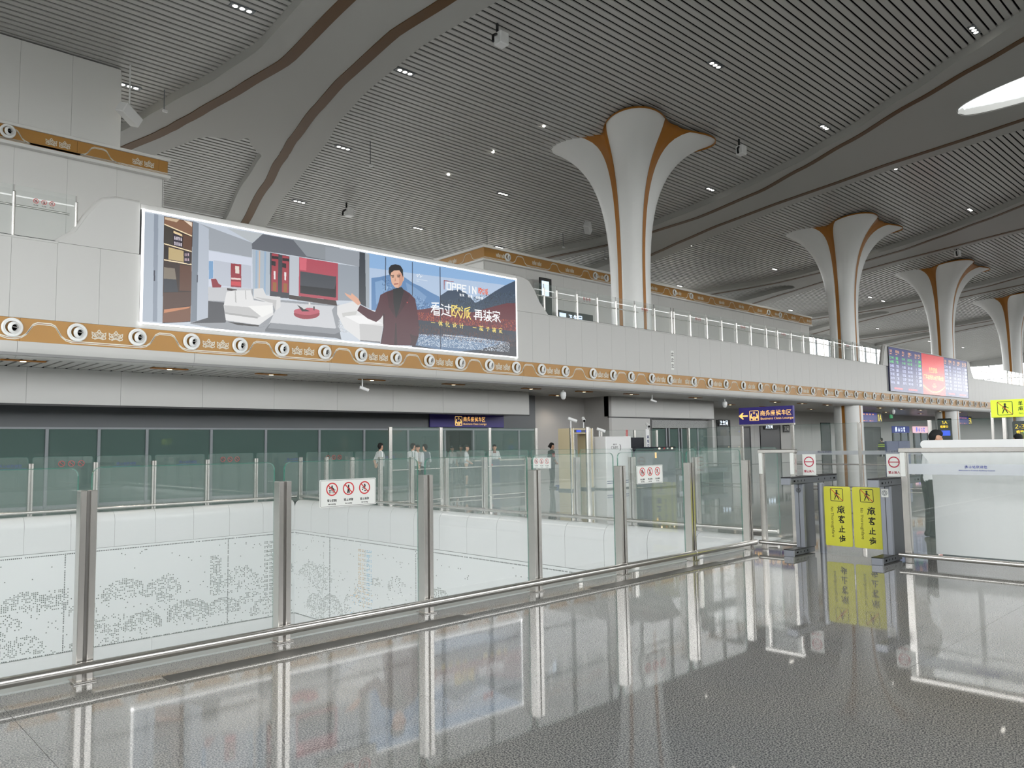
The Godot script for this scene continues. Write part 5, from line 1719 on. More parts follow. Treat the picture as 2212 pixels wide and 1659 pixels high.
# ---- glass railings ----
func rail_run(called: String, label: String, at: Vector3, turn: float, posts: Array, x0: float, x1: float, tube: bool, back := -1.0) -> Node3D:
	# posts stand along local x; glass behind them, a kick tube in front
	var root := thing(called, label, "railing", at, turn)
	if not M.has("rp"):
		M.rp = bx(Vector3(-0.055, 0.012, -0.055), Vector3(-0.012, 1.33, 0.05), 0.004).mesh()
		M.rp2 = bx(Vector3(0.012, 0.012, -0.055), Vector3(0.055, 1.33, 0.05), 0.004).mesh()
		M.rp3 = bx(Vector3(-0.013, 0.012, -0.03), Vector3(0.013, 1.325, 0.02)).mesh()
		M.rp4 = bx(Vector3(-0.075, 0.0, -0.075), Vector3(0.075, 0.014, 0.07), 0.003).mesh()
		var sl := MB.new()
		sl.tube([Vector3(-0.045, 0.11, 0.09), Vector3(0.045, 0.11, 0.09)], 0.041, 12)
		sl.box(Vector3(-0.014, 0.09, 0.04), Vector3(0.014, 0.13, 0.07))
		M.rp5 = sl.mesh()
	for x in posts:
		var p := obj("post", M.rp3, M.steel_dark, root, Vector3(x, 0, 0))
		obj("post_bar", M.rp, M.steel, p)
		obj("post_bar", M.rp2, M.steel, p)
		obj("base_plate", M.rp4, M.steel, p)
		if tube:
			obj("tube_sleeve", M.rp5, M.steel, p)
	var xs: Array = []
	if x0 < posts[0] - 0.2:
		xs.append(x0)
	xs.append_array(posts)
	if x1 > posts[-1] + 0.2:
		xs.append(x1)
	for i in xs.size() - 1:
		var a: float = xs[i] + 0.045
		var b: float = xs[i + 1] - 0.045
		var pts := PackedVector2Array([Vector2(a, 0.05), Vector2(b, 0.05)])
		for k in 6:
			var t := PI / 2 * k / 5
			pts.append(Vector2(b - 0.06 + cos(t) * 0.06, 1.43 + sin(t) * 0.06))
		for k in 6:
			var t := PI / 2 + PI / 2 * k / 5
			pts.append(Vector2(a + 0.06 + cos(t) * 0.06, 1.43 + sin(t) * 0.06))
		var gl := MB.new()
		gl.prism(pts, back * 0.07 - 0.006, back * 0.07 + 0.006)
		var go := obj("glass_pane", gl, M.glass, root)
		var ed := MB.new()
		var q := pts.duplicate()
		q.remove_at(0)
		q.append(pts[0])
		ed.stroke(q, 0.006, back * 0.07 - 0.0065, back * 0.07 + 0.0065)
		obj("pane_edge", ed, M.glass_edge, go)
	if tube:
		var t := MB.new()
		t.tube([Vector3(x0, 0.11, 0.09), Vector3(x1, 0.11, 0.09)], 0.037, 14)
		obj("kick_tube", t, M.steel, root)
	return root

func railings() -> void:
	var px := []
	for i in range(-5, 7):
		px.append(1.64 + 1.507 * i)
	rail_run("glass_railing", "long glass railing with steel posts along the near edge of the pit", Vector3(0, 0, -6.17), 0.0, px, -7.3, 10.72, true)
	var lx := []
	for i in range(-7, 6):
		lx.append(4.72 + 1.492 * i)
	rail_run("glass_railing", "glass railing along the far edge of the pit before the lounge", Vector3(0, 0.012, -22.72), 0.0, lx, -7.0, 12.0, true)
	var rz := []
	for i in 10:
		rz.append(-21.15 + 1.455 * i)
	rail_run("glass_railing", "glass railing along the right edge of the pit before the security check", Vector3(12.2, 0.012, 0), -PI / 2, rz, -22.55, -6.45, true)
	no_notice(Vector3(3.81, 1.20, -6.215), 0.0, 0.585, true, "metal plate with three red ban rings on the near railing, left one")
	no_notice(Vector3(8.34, 1.20, -6.215), 0.0, 0.56, true, "metal plate with three red ban rings on the near railing, right one")
	no_notice(Vector3(12.12, 1.22, -11.9), -PI / 2, 0.56, true, "metal plate with three red ban rings on the pit's right-hand railing")

# ---- security check ----
func tall_partition(label: String, at: Vector3, turn: float, posts: Array, h: float, rails: Array, skip: Array) -> Node3D:
	var root := thing("glass_partition", label, "partition", at, turn)
	var pm := bx(Vector3(-0.05, 0, -0.04), Vector3(0.05, h, 0.04), 0.008).mesh()
	for x in posts:
		var p := obj("post", pm, M.steel, root, Vector3(x, 0, 0))
		obj("base_plate", bx(Vector3(-0.09, 0, -0.08), Vector3(0.09, 0.012, 0.08)), M.steel, p)
	for i in posts.size() - 1:
		if skip.has(i):
			continue
		var a: float = posts[i] + 0.055
		var b: float = posts[i + 1] - 0.055
		var g := obj("glass_pane", bx(Vector3(a, 0.1, -0.006), Vector3(b, h - 0.02, 0.006)), M.glass, root)
		var e := MB.new()
		e.box(Vector3(a, h - 0.024, -0.0065), Vector3(b, h - 0.018, 0.0065))
		obj("pane_edge", e, M.glass_edge, g)
		for y in rails:
			var t := MB.new()
			t.tube([Vector3(a - 0.01, y, 0.05), Vector3(b + 0.01, y, 0.05)], 0.022, 8)
			obj("rail", t, M.steel, root)
	return root

func bullet_camera(label: String, at: Vector3, turn: float, pole: float, group := "") -> Node3D:
	# pole > 0 stands on it, pole < 0 hangs from it
	var r := thing("security_camera", label, "camera", at, turn, group)
	var p := MB.new()
	p.tube([Vector3(0, 0, 0), Vector3(0, pole, 0)], 0.022, 8)
	obj("pole", p, M.white, r)
	var b := MB.new()
	b.lathe(P2([0.0, -0.16, 0.05, -0.16, 0.055, -0.14, 0.055, 0.16, 0.045, 0.17]), 14, Transform3D(Basis(Vector3.RIGHT, PI / 2 + 0.35), Vector3(0, pole + 0.04 * signf(pole), 0.06)))
	obj("body", b, M.white, r)
	var l := MB.new()
	l.lathe(P2([0.046, 0.165, 0.04, 0.175, 0.0, 0.17]), 14, Transform3D(Basis(Vector3.RIGHT, PI / 2 + 0.35), Vector3(0, pole + 0.04 * signf(pole), 0.06)))
	obj("lens", l, M.dark, r)
	return r

func dome_camera(label: String, at: Vector3, drop: float) -> Node3D:
	var r := thing("dome_camera", label, "camera", at)
	var p := MB.new()
	p.tube([Vector3(0, 0, 0), Vector3(0, -drop, 0)], 0.03, 8)
	obj("stem", p, M.white, r)
	var b := MB.new()
	b.lathe(P2([0.0, -drop - 0.34, 0.06, -drop - 0.325, 0.1, -drop - 0.27, 0.115, -drop - 0.2, 0.13, -drop - 0.19, 0.13, -drop - 0.06, 0.09, -drop, 0.0, -drop + 0.01]), 18)
	obj("housing", b, M.white, r)
	return r

func security() -> void:
	tall_partition("tall glass partition with rails in front of the lounge people", Vector3(0, 0, -18.5), 0.0, [12.71, 14.53, 16.49, 18.58], 2.19, [0.06, 0.96], [])
	tall_partition("tall glass partition behind the baggage scanner", Vector3(0, 0, -19.05), 0.0, [22.6, 24.65, 26.1], 2.15, [0.9], [])
	var gb := tall_partition("tall glass partition across the far hall behind the gates", Vector3(26.1, 0, 0), -PI / 2, [-17.52, -15.18, -13.2, -10.87, -8.69, -6.66, -4.5, -2.3], 2.2, [0.06, 0.81], [1])
	for q in [[-13.14, -10.93], [-10.81, -8.75], [-8.63, -6.72]]:
		obj("frosted_film", bx(Vector3(q[0], 1.13, 0.008), Vector3(q[1], 1.26, 0.009)), pane(Color(0.8, 0.82, 0.84), 0.5, 0.6), gb)
		var c := MB.new()
		words(c, "佛山站欢迎您", (q[0] + q[1]) * 0.5 - 0.28, 1.19, 0.07, 0.01, 0.01, 0.012, Transform3D(), 1.2)
		obj("characters", c, mat(rgb8(90, 96, 120), 0.5), gb)
	# walk-through detector
	var cream := mat(rgb8(214, 200, 164), 0.4)
	var d := thing("metal_detector", "cream walk-through metal detector with blue display on its header", "detector", Vector3(20.2, 0, -18.7))
	for x in [0.0, 1.02]:
		var p := obj("side_panel", bx(Vector3(x, 0.06, -0.3), Vector3(x + 0.16, 2.18, 0.3), 0.01), cream, d)
		obj("edge_trim", bx(Vector3(x - 0.015, 0.0, 0.26), Vector3(x + 0.03, 2.2, 0.32), 0.006), M.steel, p)
		obj("edge_trim", bx(Vector3(x + 0.14, 0.0, 0.26), Vector3(x + 0.175, 2.2, 0.32), 0.006), M.steel, p)
		obj("foot", bx(Vector3(x - 0.01, 0.0, -0.32), Vector3(x + 0.17, 0.07, 0.34)), M.dark_metal, p)
	var hd := obj("header", bx(Vector3(0.16, 1.98, -0.2), Vector3(1.02, 2.18, 0.25), 0.012), cream, d)
	obj("display_strip", bx(Vector3(0.2, 2.03, 0.25), Vector3(0.98, 2.13, 0.258)), M.dark_metal, hd)
	obj("display", bx(Vector3(0.36, 2.05, 0.258), Vector3(0.6, 2.11, 0.262)), glow(rgb8(40, 70, 255), 1.2), hd)
	var sp := MB.new()
	sp.lathe(P2([0.075, 0, 0.075, 2.2, 0.06, 2.23, 0.0, 2.235]), 16)
	tag(obj("steel_bollard", sp, M.steel, null, Vector3(20.75, 0, -18.1)), "polished steel pole standing before the metal detector", "pole")
	# white scanner
	var x := thing("baggage_scanner", "large white baggage scanner with dark lettering and blue stripes", "scanner", Vector3(20.96, 0, -18.9))
	obj("body", bx(Vector3(0.55, 0.04, 0), Vector3(2.0, 1.88, 1.0), 0.02), M.white, x)
	obj("kick_base", bx(Vector3(0.57, 0.0, 0.02), Vector3(1.98, 0.05, 0.98)), M.dark_metal, x)
	for y in [0.2, 0.27]:
		obj("blue_stripe", bx(Vector3(0.56, y, 1.0), Vector3(1.99, y + 0.025, 1.004)), mat(rgb8(50, 64, 120), 0.5), x)
	var lg := MB.new()
	latin(x, "logo_letters", "CARS", 0.11, M.ink, Vector3(0.82, 1.47, 1.0), HORIZONTAL_ALIGNMENT_LEFT, 1.15)
	var ar := PackedVector2Array()
	for i in 9:
		var t := -1.1 + 2.2 * i / 8
		ar.append(Vector2(1.28 + cos(t) * 0.09, 1.48 + sin(t) * 0.12))
	lg.stroke(ar, 0.025, 1.0, 1.004)
	words(lg, "中卡子", 0.95, 1.56, 0.06, 0.008, 1.0, 1.003)
	obj("logo_mark", lg, M.ink, x)
	var mo := thing("monitor_panel", "wide black monitor above the white baggage scanner", "monitor", Vector3(22.98, 0, -18.2))
	obj("screen", bx(Vector3(0.0, 1.45, -0.05), Vector3(1.15, 1.84, 0.0), 0.01), mat(rgb8(20, 24, 36), 0.2), mo)
	obj("stand", bx(Vector3(0.0, 0.0, -0.3), Vector3(0.6, 1.45, -0.06), 0.015), M.white, mo)
	var pl := thing("lettered_pole", "slim white pole with dark blue lettering beside the monitor", "sign", Vector3(24.25, 0, -18.1))
	obj("pole", bx(Vector3(-0.1, 0, -0.05), Vector3(0.1, 2.15, 0.0), 0.01), M.white, pl)
	var pt := MB.new()
	for i in 4:
		glyph(pt, "进站口入"[i], -0.06, 1.8 - 0.16 * i, 0.12, 0.016, 0.0, 0.004)
	obj("characters", pt, mat(rgb8(40, 50, 110), 0.5), pl)
	# dark scanner and its conveyor
	var k := thing("dark_scanner", "dark grey baggage scanner with black sloping console and amber lights", "scanner", Vector3(22.99, 0, -17.88))
	var grey := mat(rgb8(92, 96, 104), 0.45)
	obj("body", bx(Vector3(0.0, 0.03, 0.0), Vector3(1.42, 1.34, 0.9), 0.02), grey, k)
	var co := obj("console", bx(Vector3(-0.02, 1.34, -0.02), Vector3(1.44, 1.48, 0.94), 0.04), mat(rgb8(28, 32, 44), 0.3), k)
	for q in [[0.32, M.warm_lamp], [0.62, M.red], [0.82, M.sign_white], [1.1, M.warm_lamp]]:
		obj("lamp", bx(Vector3(q[0], 1.39, 0.94), Vector3(q[0] + 0.09, 1.44, 0.95)), q[1], co)
	obj("label_plate", bx(Vector3(0.14, 1.08, 0.9), Vector3(0.24, 1.28, 0.905)), M.sign_gold, k)
	var cv := thing("roller_conveyor", "long dark conveyor leading right from the grey scanner", "conveyor", Vector3(24.43, 0, -17.85))
	obj("belt_frame", bx(Vector3(0, 0.42, 0.1), Vector3(3.6, 0.62, 0.85), 0.02), mat(rgb8(58, 64, 74), 0.4), cv)
	obj("belt", bx(Vector3(0.02, 0.62, 0.16), Vector3(3.58, 0.635, 0.79)), M.dark, cv)
	for q in [0.25, 1.8, 3.35]:
		obj("leg", bx(Vector3(q - 0.04, 0, 0.14), Vector3(q + 0.04, 0.43, 0.8)), M.dark_metal, cv)
	var ta := MB.new()
	ta.prism(rrect(0.15, 0.2, 0.85, 0.38, 0.07, 4), 0.86, 0.88)
	obj("side_plate", ta, M.grey_metal, cv)
	bullet_camera("white camera on a short pole on the detector, left one of the pair", Vector3(20.28, 2.2, -18.45), 0.9, 0.24)
	bullet_camera("white camera on a short pole on the detector, right one of the pair", Vector3(20.95, 2.2, -18.45), -0.7, 0.26)
	bullet_camera("white camera on a pole above the white scanner", Vector3(21.75, 1.88, -18.4), 0.7, 0.2)
	bullet_camera("white camera on top of the blue-lettered pole", Vector3(24.25, 2.15, -18.12), -0.6, 0.12)
	bullet_camera("white camera hanging from the soffit above the lounge glass", Vector3(14.4, 3.95, -22.6), 1.2, -0.3)
	bullet_camera("white camera hanging from the soffit above the security wall", Vector3(30.7, 3.95, -22.6), 1.0, -0.25)
	dome_camera("white dome camera hanging under the balcony above the security check", Vector3(24.4, 3.95, -22.6), 0.08)
	dome_camera("white dome camera hanging under the balcony by the 1A board", Vector3(60.5, 3.95, -22.6), 0.12)
	dome_camera("small dome camera under the balcony beside the office bulkhead", Vector3(37.2, 3.95, -22.6), 0.15)
	# reception desk of the lounge
	var de := thing("reception_desk", "long dark reception desk with pale top in front of the lounge", "desk", Vector3(20.9, 0, -24.9))
	obj("front", bx(Vector3(0, 0, 0.1), Vector3(3.7, 0.98, 0.5), 0.015), mat(rgb8(70, 72, 78), 0.35), de)
	obj("top", bx(Vector3(-0.05, 0.98, 0.0), Vector3(3.75, 1.04, 0.58), 0.01), mat(rgb8(196, 190, 182), 0.3), de)
	var st := thing("blue_stand", "dark blue standing display in front of the reception desk", "display stand", Vector3(20.95, 0, -24.0))
	obj("panel", bx(Vector3(0, 0.08, -0.04), Vector3(1.0, 1.05, 0.0), 0.008), mat(rgb8(34, 44, 84), 0.35), st)
	obj("foot", bx(Vector3(0.1, 0, -0.2), Vector3(0.9, 0.08, 0.15)), M.dark_metal, st)
	obj("stripe", bx(Vector3(0.05, 0.8, 0.0), Vector3(0.6, 0.86, 0.004)), M.red, st)
	var ma := thing("blue_mat", "blue folded mat lying on the floor by the detector", "mat", Vector3(20.0, 0, -20.5))
	obj("pad", bx(Vector3(1.35, 0, 0.2), Vector3(2.0, 0.1, 0.7), 0.02), mat(rgb8(40, 70, 150), 0.6), ma)
	# portal with the lounge sign
	var s := thing("lounge_direction_sign", "purple hanging sign with golden arrow pointing left to the lounge", "sign", Vector3(26.05, 2.25, -15.25), -PI / 2)
	obj("panel", bx(Vector3(0, 0, -0.14), Vector3(2.12, 0.62, 0.0), 0.006), M.purple, s)
	obj("base_beam", bx(Vector3(-0.02, -0.06, -0.1), Vector3(2.14, 0.0, -0.02)), M.steel, s)
	lounge_sign(s, 0.44, 0.13, 0.36, true)

func leaf_sign(parent: Node3D, x0: float, x1: float, y0: float, y1: float) -> void:
	# yellow film with the crossed-out walker, the words running down
	var f := MB.new()
	f.prism(rrect(x0, y0, x1, y1, 0.025, 4), -0.006, 0.006)
	var leaf := obj("glass_leaf", f, M.yellow, parent)
	var w := x1 - x0
	var z := 0.006
	walker(leaf, x0 + w * 0.49, y1 - 0.115, 0.088, z)
	var t := MB.new()
	for i in 4:
		glyph(t, "旅客止步"[i], x0 + w * 0.50, y1 - 0.37 - 0.135 * i, 0.098, 0.0125, z, z + 0.002)
	obj("characters", t, M.ink, leaf)
	latin(leaf, "lettering", "No Thoroughfare", 0.036, M.ink, Vector3(x0 + w * 0.30, y1 - 0.5, z), HORIZONTAL_ALIGNMENT_CENTER, 1.0, -PI / 2).scale = Vector3(1.12, 1.0, 1.0)

func walker(parent: Node, cx: float, cy: float, r: float, z: float) -> void:
	var b := MB.new()
	var q := rrect(cx - r, cy - r, cx + r, cy + r, r * 0.16, 4)
	q.append(q[0])
	b.stroke(q, r * 0.085, z, z + 0.002)
	b.prism(ring2(cx + r * 0.02, cy + r * 0.62, r * 0.16, 12).slice(0, 12), z, z + 0.002)
	for l in [[0.02, 0.40, -0.02, -0.05, 0.24], [-0.02, 0.0, -0.22, -0.38, 0.15], [-0.22, -0.36, -0.34, -0.74, 0.13], [0.0, 0.0, 0.16, -0.36, 0.15], [0.16, -0.36, 0.34, -0.72, 0.13], [0.06, 0.36, 0.28, 0.12, 0.11], [0.28, 0.12, 0.48, 0.02, 0.1], [-0.06, 0.36, -0.26, 0.12, 0.11], [-0.26, 0.12, -0.28, -0.12, 0.1]]:
		b.stroke(P2([cx + l[0] * r, cy + l[1] * r, cx + l[2] * r, cy + l[3] * r]), r * l[4], z, z + 0.002)
	obj("walker", b, M.ink, parent)
	var s := MB.new()
	s.stroke(P2([cx - r * 0.93, cy + r * 0.93, cx + r * 0.93, cy - r * 0.93]), r * 0.09, z, z + 0.003)
	obj("red_bar", s, M.red, parent)

func stop_board(label: String, at: Vector3) -> void:
	var r := thing("no_entry_board", label, "sign", at, -PI / 2)
	obj("plate", bx(Vector3(-0.1, 0, -0.008), Vector3(0.1, 0.31, 0.0), 0.002), M.sign_white, r)
	var m := MB.new()
	m.stroke(ring2(0, 0.2, 0.068, 32), 0.014, 0.0, 0.002)
	m.stroke(P2([-0.062, 0.2, 0.062, 0.2]), 0.013, 0.0, 0.002)
	obj("ring", m, M.crimson, r)
	var t := MB.new()
	words(t, "禁止进入", -0.078, 0.045, 0.034, 0.005, 0.0, 0.002, Transform3D(), 1.12)
	obj("characters", t, M.crimson, r)
	obj("foot", bx(Vector3(-0.1, 0.0, -0.05), Vector3(0.1, 0.006, 0.0)), M.sign_white, r)

func cabinet(label: String, z: float, mirror: bool) -> void:
	var r := thing("gate_cabinet", label, "gate", Vector3(10.2, 0, z))
	obj("top_arm", bx(Vector3(0.16, 0.995, -0.065), Vector3(1.62, 1.085, 0.065), 0.006), M.dark_metal, r)
	obj("arm_lid", bx(Vector3(0.13, 1.085, -0.07), Vector3(1.62, 1.1, 0.07), 0.004), M.dark, r)
	obj("arm_end", bx(Vector3(0.13, 0.99, -0.07), Vector3(0.165, 1.086, 0.07), 0.004), M.grey_metal, r)
	obj("foot", bx(Vector3(0.17, 0.012, -0.065), Vector3(0.8, 0.085, 0.065), 0.006), M.dark_metal, r)
	obj("foot_lid", bx(Vector3(0.13, 0.085, -0.07), Vector3(0.52, 0.097, 0.07), 0.003), M.dark, r)
	obj("foot_end", bx(Vector3(0.13, 0.0, -0.07), Vector3(0.175, 0.09, 0.07), 0.004), M.grey_metal, r)
	var u := obj("upright", bx(Vector3(0.50, 0.09, -0.065), Vector3(0.56, 0.99, 0.065), 0.005), M.grey_metal, r)
	obj("seam", bx(Vector3(0.496, 0.1, -0.003), Vector3(0.501, 0.985, 0.003)), M.dark, u)
	obj("body", bx(Vector3(0.56, 0.085, -0.055), Vector3(1.25 if mirror else 0.86, 0.995, 0.055), 0.004), M.dark_metal, r)
	# sensors along the arm and the foot
	var se := MB.new()
	var s := 1.0
	for q in [0.24, 0.36, 0.46, 0.56, 1.0, 1.2, 1.4, 1.5]:
		for y in ([1.04, 0.05] if q < 0.9 else [1.04]):
			var w := 0.05 if is_equal_approx(q, 0.24) or is_equal_approx(q, 1.5) else 0.016
			se.box(Vector3(q, y - 0.012, 0.065 * s), Vector3(q + w, y + 0.012, 0.066 * s))
	obj("sensors", se, M.black, r)
	var fan := MB.new()
	var T := Transform3D(Basis(Vector3.UP, -PI / 2), Vector3(0.489 if mirror else 0.499, 0.9, 0.0))
	for i in 8:
		var a := TAU * i / 8
		fan.stroke(P2([cos(a) * 0.013, sin(a) * 0.013, cos(a) * 0.03, sin(a) * 0.03]), 0.008, 0.0, 0.002, T)
	fan.stroke(ring2(0, 0, 0.034, 16), 0.004, 0.0, 0.002, T)
	obj("emblem", fan, M.ink if not mirror else M.frame, r)
	if mirror:
		obj("reader_plate", bx(Vector3(0.49, 0.845, -0.045), Vector3(0.4985, 0.955, 0.045), 0.002), M.sign_white, r)

func gates() -> void:
	cabinet("grey ticket gate cabinet left of the yellow leaves", -5.36, false)
	cabinet("grey ticket gate cabinet right of the yellow leaves, with white reader plate", -4.16, true)
	for q in [[-5.13, -4.745, "left"], [-4.72, -4.315, "right"]]:
		var r := thing("gate_leaf", "yellow barrier leaf with crossed-out walker, %s one of the pair" % q[2], "gate leaf", Vector3(11.0, 0, 0), -PI / 2)
		leaf_sign(r, q[0], q[1], 0.115, 0.95)
		var h: float = q[0] - 0.04 if q[2] == "left" else q[1] + 0.035
		var c := MB.new()
		c.lathe(P2([0.045, 0.0, 0.045, 0.99, 0.04, 1.0, 0.0, 1.0]), 14, Transform3D(Basis(), Vector3(h, 0, 0)))
		obj("hinge_post", c, M.grey_metal, r)
		obj("hinge_sleeve", bx(Vector3(minf(h, q[0]) - 0.0, 0.5, -0.02), Vector3(maxf(h, q[0]) if q[2] == "left" else h + 0.0, 0.85, 0.02)) if q[2] == "left" else bx(Vector3(q[1] - 0.01, 0.5, -0.02), Vector3(h, 0.85, 0.02)), M.steel, r)
	stop_board("white board with crimson no-entry ring on the left gate cabinet", Vector3(10.98, 1.1, -5.32))
	stop_board("white board with crimson no-entry ring on the right gate cabinet", Vector3(10.98, 1.1, -4.13))
	# framed glass at the left of the gates
	var f := thing("gate_screen", "narrow steel-framed glass screen between railing and gates", "screen panel", Vector3(10.86, 0, 0), -PI / 2)
	for z in [-6.0, -5.5]:
		obj("post", bx(Vector3(z - 0.04, 0, -0.03), Vector3(z + 0.04, 1.43, 0.03), 0.006), M.steel, f)
		obj("white_tag", bx(Vector3(z - 0.035, 1.12, 0.03), Vector3(z + 0.02, 1.43, 0.034)), M.sign_white, f)
	obj("top_rail", bx(Vector3(-6.05, 1.43, -0.04), Vector3(-5.45, 1.485, 0.04), 0.008), M.steel, f)
	obj("glass_pane", bx(Vector3(-5.96, 0.08, -0.006), Vector3(-5.54, 1.43, 0.006)), M.glass, f)
	var t := MB.new()
	t.tube([Vector3(-6.05, 0.11, 0.08), Vector3(-5.45, 0.11, 0.08)], 0.028, 12)
	obj("kick_tube", t, M.steel, f)
	# fence in front of the service desk
	var g := thing("desk_fence", "steel-framed glass fence in front of the white service desk", "railing", Vector3(10.8, 0, 0), -PI / 2)
	for z in [-3.93, -1.4, 1.1]:
		obj("post", bx(Vector3(z - 0.045, 0, -0.035), Vector3(z + 0.045, 1.43, 0.035), 0.006), M.steel, g)
	obj("white_tag", bx(Vector3(-3.97, 1.12, 0.035), Vector3(-3.91, 1.43, 0.04)), M.sign_white, g)
	obj("top_rail", bx(Vector3(-3.99, 1.43, -0.045), Vector3(1.2, 1.49, 0.045), 0.008), M.steel, g)
	for q in [[-3.88, -1.45], [-1.35, 1.05]]:
		var p := obj("glass_pane", bx(Vector3(q[0], 0.08, -0.006), Vector3(q[1], 1.43, 0.006)), M.glass, g)
		obj("frosted_band", bx(Vector3(q[0], 1.15, 0.0065), Vector3(q[1], 1.285, 0.0075)), pane(Color(0.86, 0.88, 0.9), 0.55, 0.6), p)
		var c := MB.new()
		var x: float = (q[0] + q[1]) * 0.5 - 0.55 if q[0] < -2 else -0.4
		words(c, "佛山站欢迎您", x, 1.232, 0.034, 0.0045, 0.008, 0.0095, Transform3D(), 1.25)
		obj("characters", c, mat(rgb8(74, 84, 160), 0.5), p)
		latin(p, "lettering", "Welcome to Foshan Railway Station", 0.0135, mat(rgb8(74, 84, 160), 0.5), Vector3(x + 0.13, 1.205, 0.008), HORIZONTAL_ALIGNMENT_CENTER, 1.35)
	for y in [0.11]:
		var b := MB.new()
		b.tube([Vector3(-4.02, y, 0.09), Vector3(1.2, y, 0.09)], 0.03, 12)
		obj("kick_tube", b, M.steel, g)
	# the desk itself
	var d := thing("service_desk", "white service desk with rounded counter top behind the glass fence", "desk", Vector3(11.6, 0, 0), -PI / 2)
	var pr := MB.new()
	pr.prism(P2([-3.87, 0.04, -3.86, 0.77, -3.87, 1.18, -3.91, 1.30, -3.98, 1.40, -4.05, 1.46, 2.0, 1.46, 2.0, 0.04]), -0.5, 0.0)
	obj("front", pr, M.white, d)
	var top := MB.new()
	top.prism(rrect(-3.95, 1.475, 2.1, 1.585, 0.054, 6), -0.65, 0.14)
	obj("counter_top", top, M.white, d)
	obj("plinth", bx(Vector3(-3.8, 0.0, -0.45), Vector3(1.95, 0.045, -0.03)), M.dark_metal, d)
	# overhead sign
	var s := thing("overhead_sign", "bright yellow one-way sign on a pole at the right edge", "sign", Vector3(17.0, 0, -4.55), -PI / 2)
	obj("case", bx(Vector3(0, 1.995, -0.1), Vector3(1.5, 2.33, 0.0), 0.006), M.yellow_lit, s)
	walker(s, 0.24, 2.165, 0.125, 0.0)
	var w := MB.new()
	words(w, "单向", 0.46, 2.215, 0.075, 0.009, 0.0, 0.003, Transform3D(), 1.6)
	words(w, "旅客止步", 0.46, 2.115, 0.075, 0.009, 0.0, 0.003, Transform3D(), 1.6)
	obj("characters", w, M.ink, s)
	latin(s, "lettering", "No Thoroughfare", 0.034, M.ink, Vector3(0.46, 2.06, 0.0), HORIZONTAL_ALIGNMENT_LEFT, 1.25)
	obj("pole", bx(Vector3(-0.02, 0, -0.08), Vector3(0.02, 2.1, -0.03)), M.steel, s)
	obj("pole", bx(Vector3(1.48, 0, -0.08), Vector3(1.52, 2.1, -0.03)), M.steel, s)

